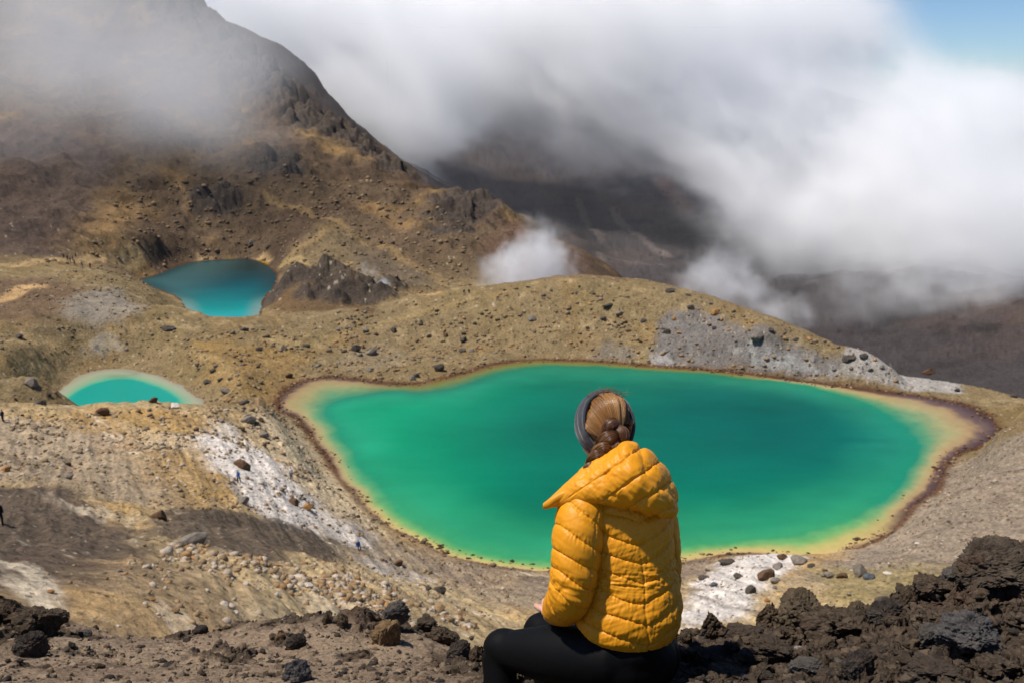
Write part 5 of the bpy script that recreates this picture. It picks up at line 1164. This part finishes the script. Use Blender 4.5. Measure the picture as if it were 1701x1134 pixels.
capm = mesh_np('hair', hcap.reshape(-1, 3), grid_faces(nu, nv, True), True, None, {'strand': strand.ravel()})
hair = obj('hair', capm, hm.m, woman, label='brown hair combed back into a plait')
path = spl(np.array([D(1024,708,3.075), D(1020,728,3.045), D(1008,748,3.025), D(994,765,3.01), D(984,783,3.0), D(973,802,2.99), D(962,822,3.0)]), 240)
tp = np.gradient(path, axis=0); tp /= np.linalg.norm(tp, axis=1)[:, None]; sdv = np.cross(tp, [0, -1, 0]); sdv /= np.linalg.norm(sdv, axis=1)[:, None]; nrm = np.cross(sdv, tp); nrm *= -np.sign((nrm @ np.array([0, -1, 0])))[:, None] * -1
sg = np.linspace(0, 1, 240); amp = np.interp(sg, [0, .15, .5, 1], [.030,.026,.020,.012]); lob = np.interp(sg, [0, .1, .5, 1], [.017,.0195,.0155,.0095]) * (1 + .10 * np.sin(sg * 31))
bv, bf, bs, off, tubes = [], [], [], 0, []
for k in range(3):
    ph = 2 * math.pi * (sg * 2.35 + .03 * np.sin(sg * 17) + k / 3.0); c = path + sdv * (amp * np.sin(ph))[:, None] + nrm * (amp * .62 * np.sin(2 * ph))[:, None]
    tt = np.gradient(c, axis=0); tt /= np.linalg.norm(tt, axis=1)[:, None]; a = np.cross(tt, nrm); a /= np.linalg.norm(a, axis=1)[:, None]; b = np.cross(tt, a); un = np.arange(28) / 28 * 2 * math.pi
    tubes.append((c, a, b, lob)); gr = 1 + .05 * np.sin(un * 7)[:, None]
    P = c[None] + (np.cos(un)[:, None] * gr * lob[None])[..., None] * a[None] + (np.sin(un)[:, None] * gr * lob[None] * .85)[..., None] * b[None]
    bv.append(P.reshape(-1, 3)); bf.append(grid_faces(28, 240, True) + off); off += 28 * 240; bs.append(np.repeat(un * 5 + k * 17, 240) + np.tile(sg * 3, 28))
hd2 = rocky_hair = Mat('dark_brown_hair', .4, .4); dx_ = hd2.n('ShaderNodeCombineXYZ'); hd2.l(hd2.attr('strand').outputs['Fac'], dx_.inputs[0]); ds_ = hd2.noise(2.2, 6, .8, dx_.outputs[0])
hd2.base(hd2.ramp(ds_, [(.28, srgb(36,20,11)), (.48, srgb(84,50,28)), (.62, srgb(120,76,42)), (.8, srgb(170,120,76))])).norm(hd2.bump(ds_, .0015, .7))
plait = obj('plait', mesh_np('plait', np.concatenate(bv), np.concatenate(bf), True, None, {'strand': np.concatenate(bs)}), hd2.m, hair)
# stray hairs
rs = np.random.RandomState(8); sv, sf, off = [], [], 0
def wisp(a, b, c, r=.00035):
    global off
    V_, F_ = limb([a, b, c], [r, r, r * .6], 4, 8); sv.append(V_); sf.extend([tuple(int(x) + off for x in f) for f in F_]); off += len(V_)
for k in range(60):
    x = rs.uniform(975, 1035); a = D(x, 652 + abs(x - 1005) * .25, 3.14); wisp(a, a + np.array([rs.uniform(-.01, .02), 0, rs.uniform(.006, .016)]), a + np.array([rs.uniform(-.03, .05), rs.uniform(-.02, .02), rs.uniform(-.004, .030)]))
for k in range(30):
    i = rs.randint(0, 239); a = path[i] + nrm[i] * .012; wisp(a, a + rs.normal(0, .012, 3), a + rs.normal(0, .02, 3) + np.array([0, 0, -.008]))
obj('stray_hair', mesh_py('stray_hair', np.concatenate(sv), sf), hm.m, hair, kind='stuff')
def strands(name, curves, rad, mat, parent, cols):
    """curves (n,k,3) -> thin three sided fibres in one mesh"""
    n, k, _ = curves.shape; t = np.gradient(curves, axis=1); t /= np.linalg.norm(t, axis=2)[..., None] + 1e-12
    a = np.cross(t, np.array([.31, .2, .93])); a /= np.linalg.norm(a, axis=2)[..., None] + 1e-12; b = np.cross(t, a); r_ = rad * np.interp(np.linspace(0, 1, k), [0, .1, .85, 1], [.6, 1, 1, .4])[None, :, None]
    V = np.stack([curves + r_ * (math.cos(w_) * a + math.sin(w_) * b) for w_ in (0, 2.0944, 4.1888)], 1)          # n,3,k,3
    f = grid_faces(3, k, True); F = (f[None] + (np.arange(n) * 3 * k)[:, None, None]).reshape(-1, 4)
    return obj(name, mesh_np(name, V.reshape(-1, 3), F, True, None, {'strand': np.repeat(cols, 3 * k)}), mat, parent, kind='stuff')
nS, kS = 5200, 16
t0 = rs.uniform(0, 2 * math.pi, nS); qq = np.linspace(1.0, .03, kS); T0 = t0[:, None] + .05 * noise(np.stack([np.repeat(t0 * 6, kS), np.tile(qq * 3, nS)], 1), 581).reshape(nS, kS) + rs.normal(0, .012, (nS, 1))
clump = .10 * np.sin(T0 * 23 + 3 * np.sin(T0 * 5)) * np.sin(qq[None] * 3.1); T0 = T0 + clump * .35
Qm = np.broadcast_to(qq, T0.shape); sw = T0 + .55 * (1 - Qm) * np.sin(T0 + .6); th_ = (Qm ** .8) * R(112)
dd = np.cos(th_)[..., None] * dirP + np.sin(th_)[..., None] * (np.cos(sw)[..., None] * e1 + np.sin(sw)[..., None] * e2)
lift = .0015 + .003 * rs.uniform(size=(nS, 1)) ** 2 + .0035 * np.sin(T0 * 5 + 2 * np.sin(T0 * 2)) * sstep(.02, .35, Qm) * sstep(1, .7, Qm) + .0020 * np.sin(T0 * 16) * np.sin(Qm * 3.1)
cur = hc + dd * np.array([SRx, SRy, SRz]) + dd * lift[..., None]; cur = tuck(cur)
hm2 = Mat('hair_fibre', .34, .5); hm2.base(hm2.ramp(hm2.attr('strand').outputs['Fac'], [(0, srgb(96,58,28)), (.4, srgb(156,104,54)), (.75, srgb(204,150,86)), (1, srgb(244,204,140))])); hm2.b.inputs['Anisotropic'].default_value = .6
hm3 = Mat('plait_fibre', .38, .45); hm3.base(hm3.ramp(hm3.attr('strand').outputs['Fac'], [(0, srgb(64,38,20)), (.5, srgb(128,84,48)), (1, srgb(206,154,98))]))
strands('combed_hair', cur, .00038, hm2.m, hair, np.clip(.48 + .10 * np.sin(t0 * 5) + rs.normal(0, .22, nS), 0, 1))
allc, kk = [], 44
for (c, a, b, lb) in tubes:
    n = 420; u0 = rs.uniform(0, 6.28, n); s0 = rs.uniform(0, .72, n); L = rs.uniform(.18, .28, n); ss = s0[:, None] + L[:, None] * np.linspace(0, 1, kk)[None]; ix = np.clip((ss * 239).astype(int), 0, 239)
    uu = u0[:, None] + ss * 5.0; rr_ = lb[ix] * (1.03 + .05 * rs.uniform(size=(n, 1)) + .12 * rs.uniform(size=(n, 1)) ** 5 * np.sin(np.linspace(0, 3.14, kk))[None])
    allc.append(c[ix] + (np.cos(uu) * rr_)[..., None] * a[ix] + (np.sin(uu) * rr_ * .87)[..., None] * b[ix])
allc = np.concatenate(allc); strands('plaited_hair', allc, .00036, hm3.m, plait, np.clip(rs.normal(.5, .25, len(allc)), 0, 1))
for o_ in list(bpy.data.objects):                                   # parts keep their world places under the empty at her seat
    if o_.parent is woman: o_.matrix_parent_inverse = Matrix.Translation(-Vector(woman.location))
# ================================================================ hikers in the distance
def hiker_meshes(pose):
    s = pose == 'sit'
    hip = np.array([0, 0, .45 if s else .92]); nk = hip + (0, .03, .50); hd_ = nk + (0, .04, .17)
    B = [limb([hip, hip + (0, .01, .25), nk - (0, 0, .04)], [.13, .115, .12], 16, 5, .75, (0, 1, 0)), limb([nk - (0, 0, .05), hd_], [.05, .05], 12, 4), ball(hd_, (.075, .092, .115)),
         limb([hd_ + (0, .08, 0), hd_ + (0, .105, -.02), hd_ + (0, .09, -.03)], [.012, .014, .01], 8, 3)]
    J = [limb([hip - (0, 0, .06), hip + (0, .01, .25), nk - (0, 0, .07)], [.155, .14, .145], 18, 5, .78, (0, 1, 0))]; T = []; hands = []
    for k in (-1, 1):
        sh_ = nk + (k * .17, 0, -.08); el = sh_ + (k * .05, -.02, -.28); wr = el + (-k * .02, .16, -.17); hh = wr + (0, .07, -.02)
        B += [limb([nk - (0, 0, .08), sh_, el, wr, hh], [.05, .048, .038, .028, .03], 12, 4)]; J += [limb([sh_ - (k * .06, 0, 0), sh_, el, wr], [.07, .068, .055, .048], 14, 4)]
        for f in range(4): B += [limb([hh + ((f - 1.5) * .018, .02, 0), hh + ((f - 1.5) * .018, .07, -.02)], [.009, .007], 6, 2)]
        B += [limb([hh + (-k * .03, 0, 0), hh + (-k * .045, .035, -.01)], [.010, .008], 6, 2)]
        h0 = hip + (k * .09, 0, -.02)
        if s: kn = h0 + (k * .04, .42, .10); an = kn + (0, .05, -.45)
        else: kn = h0 + (k * .02, .10 * k, -.42); an = kn + (0, -.12 if k < 0 else -.04, -.40)
        ft = an + (0, .17, -.05); B += [limb([h0, kn, an, ft], [.085, .055, .038, .035], 12, 4)]; T += [limb([h0 + (0, 0, .05), h0, kn, an + (0, 0, .03)], [.11, .108, .075, .06], 14, 4)]
    T += [ball(hip - (0, 0, .01), (.165, .125, .12))]
    H = [ball(hd_ + (0, -.018, .022), (.084, .094, .108))]
    return fuse('body', B, .014, 3), fuse('jacket', J, .018, 3), fuse('trousers', T, .018, 3), fuse('hair', H, .015, 2)
HM = {p: hiker_meshes(p) for p in ('stand', 'sit')}
def cloth(name, c): m = Mat(name, .8, .2); m.base(m.mix(m.noise(12, 3, .5, m.objc()), np.array(c) * .8, np.array(c) * 1.15)); return m.m
CM = {'blue': cloth('blue_cloth', (.05, .16, .42)), 'white': cloth('white_cloth', (.72, .70, .68)), 'black': cloth('black_cloth', (.012, .012, .014)), 'navy': cloth('navy_cloth', (.02, .03, .07)), 'grey': cloth('grey_cloth', (.12, .12, .13)), 'red': cloth('red_cloth', (.30, .04, .03)), 'dark': cloth('dark_hair', (.02, .014, .01))}
def hiker(px, py, pose, top, legs, yaw, label, group=None):
    P = hit(px, py); root = obj('person', None, None, label=label, category='person'); root.empty_display_size = .3
    if group: root['group'] = group
    root.location = (P[0], P[1], land_z(np.array([P[:2]]))[0] - (.02 if pose == 'stand' else .30 * 0)); root.rotation_euler = (0, 0, yaw)
    for me, nm, m in zip(HM[pose], ('body', 'jacket', 'trousers', 'hair'), (skin.m, CM[top], CM[legs], CM['dark'])):
        me2 = me.copy(); obj(nm, me2, m, root)
    return root
hiker(397, 803, 'stand', 'blue', 'black', 2.6, 'hiker in a blue top standing by the boulder on the white streak')
hiker(484, 797, 'stand', 'white', 'black', .4, 'hiker in a white top walking down the pale bank by the lake')
hiker(1468, 601, 'stand', 'blue', 'grey', -.6, 'hiker in blue on the skyline of the right ridge')
hiker(1, 874, 'stand', 'black', 'black', .2, 'hiker in black cut off by the left edge of the picture')
hiker(5, 700, 'stand', 'navy', 'navy', .9, 'hiker in navy on the hump crest at the left edge')
hiker(595, 912, 'sit', 'blue', 'navy', 3.6, 'hiker in blue sitting on the sandy slope above the lake shore')
hiker(771, 488, 'sit', 'black', 'grey', 3.0, 'left one of two hikers sitting on the hump skyline')
hiker(779, 487, 'sit', 'navy', 'black', 3.3, 'right one of two hikers sitting on the hump skyline')
for k, (a, b) in enumerate([(106,431),(112,433),(117,437),(121,434),(126,428),(124,441),(136,444),(150,446)]):
    hiker(a, b, 'stand', ('black', 'navy', 'grey', 'red')[k % 4], 'black', .5 * k, 'dark clad hiker in the file on the trail left of the blue lake', 'hikers in file on the far trail')
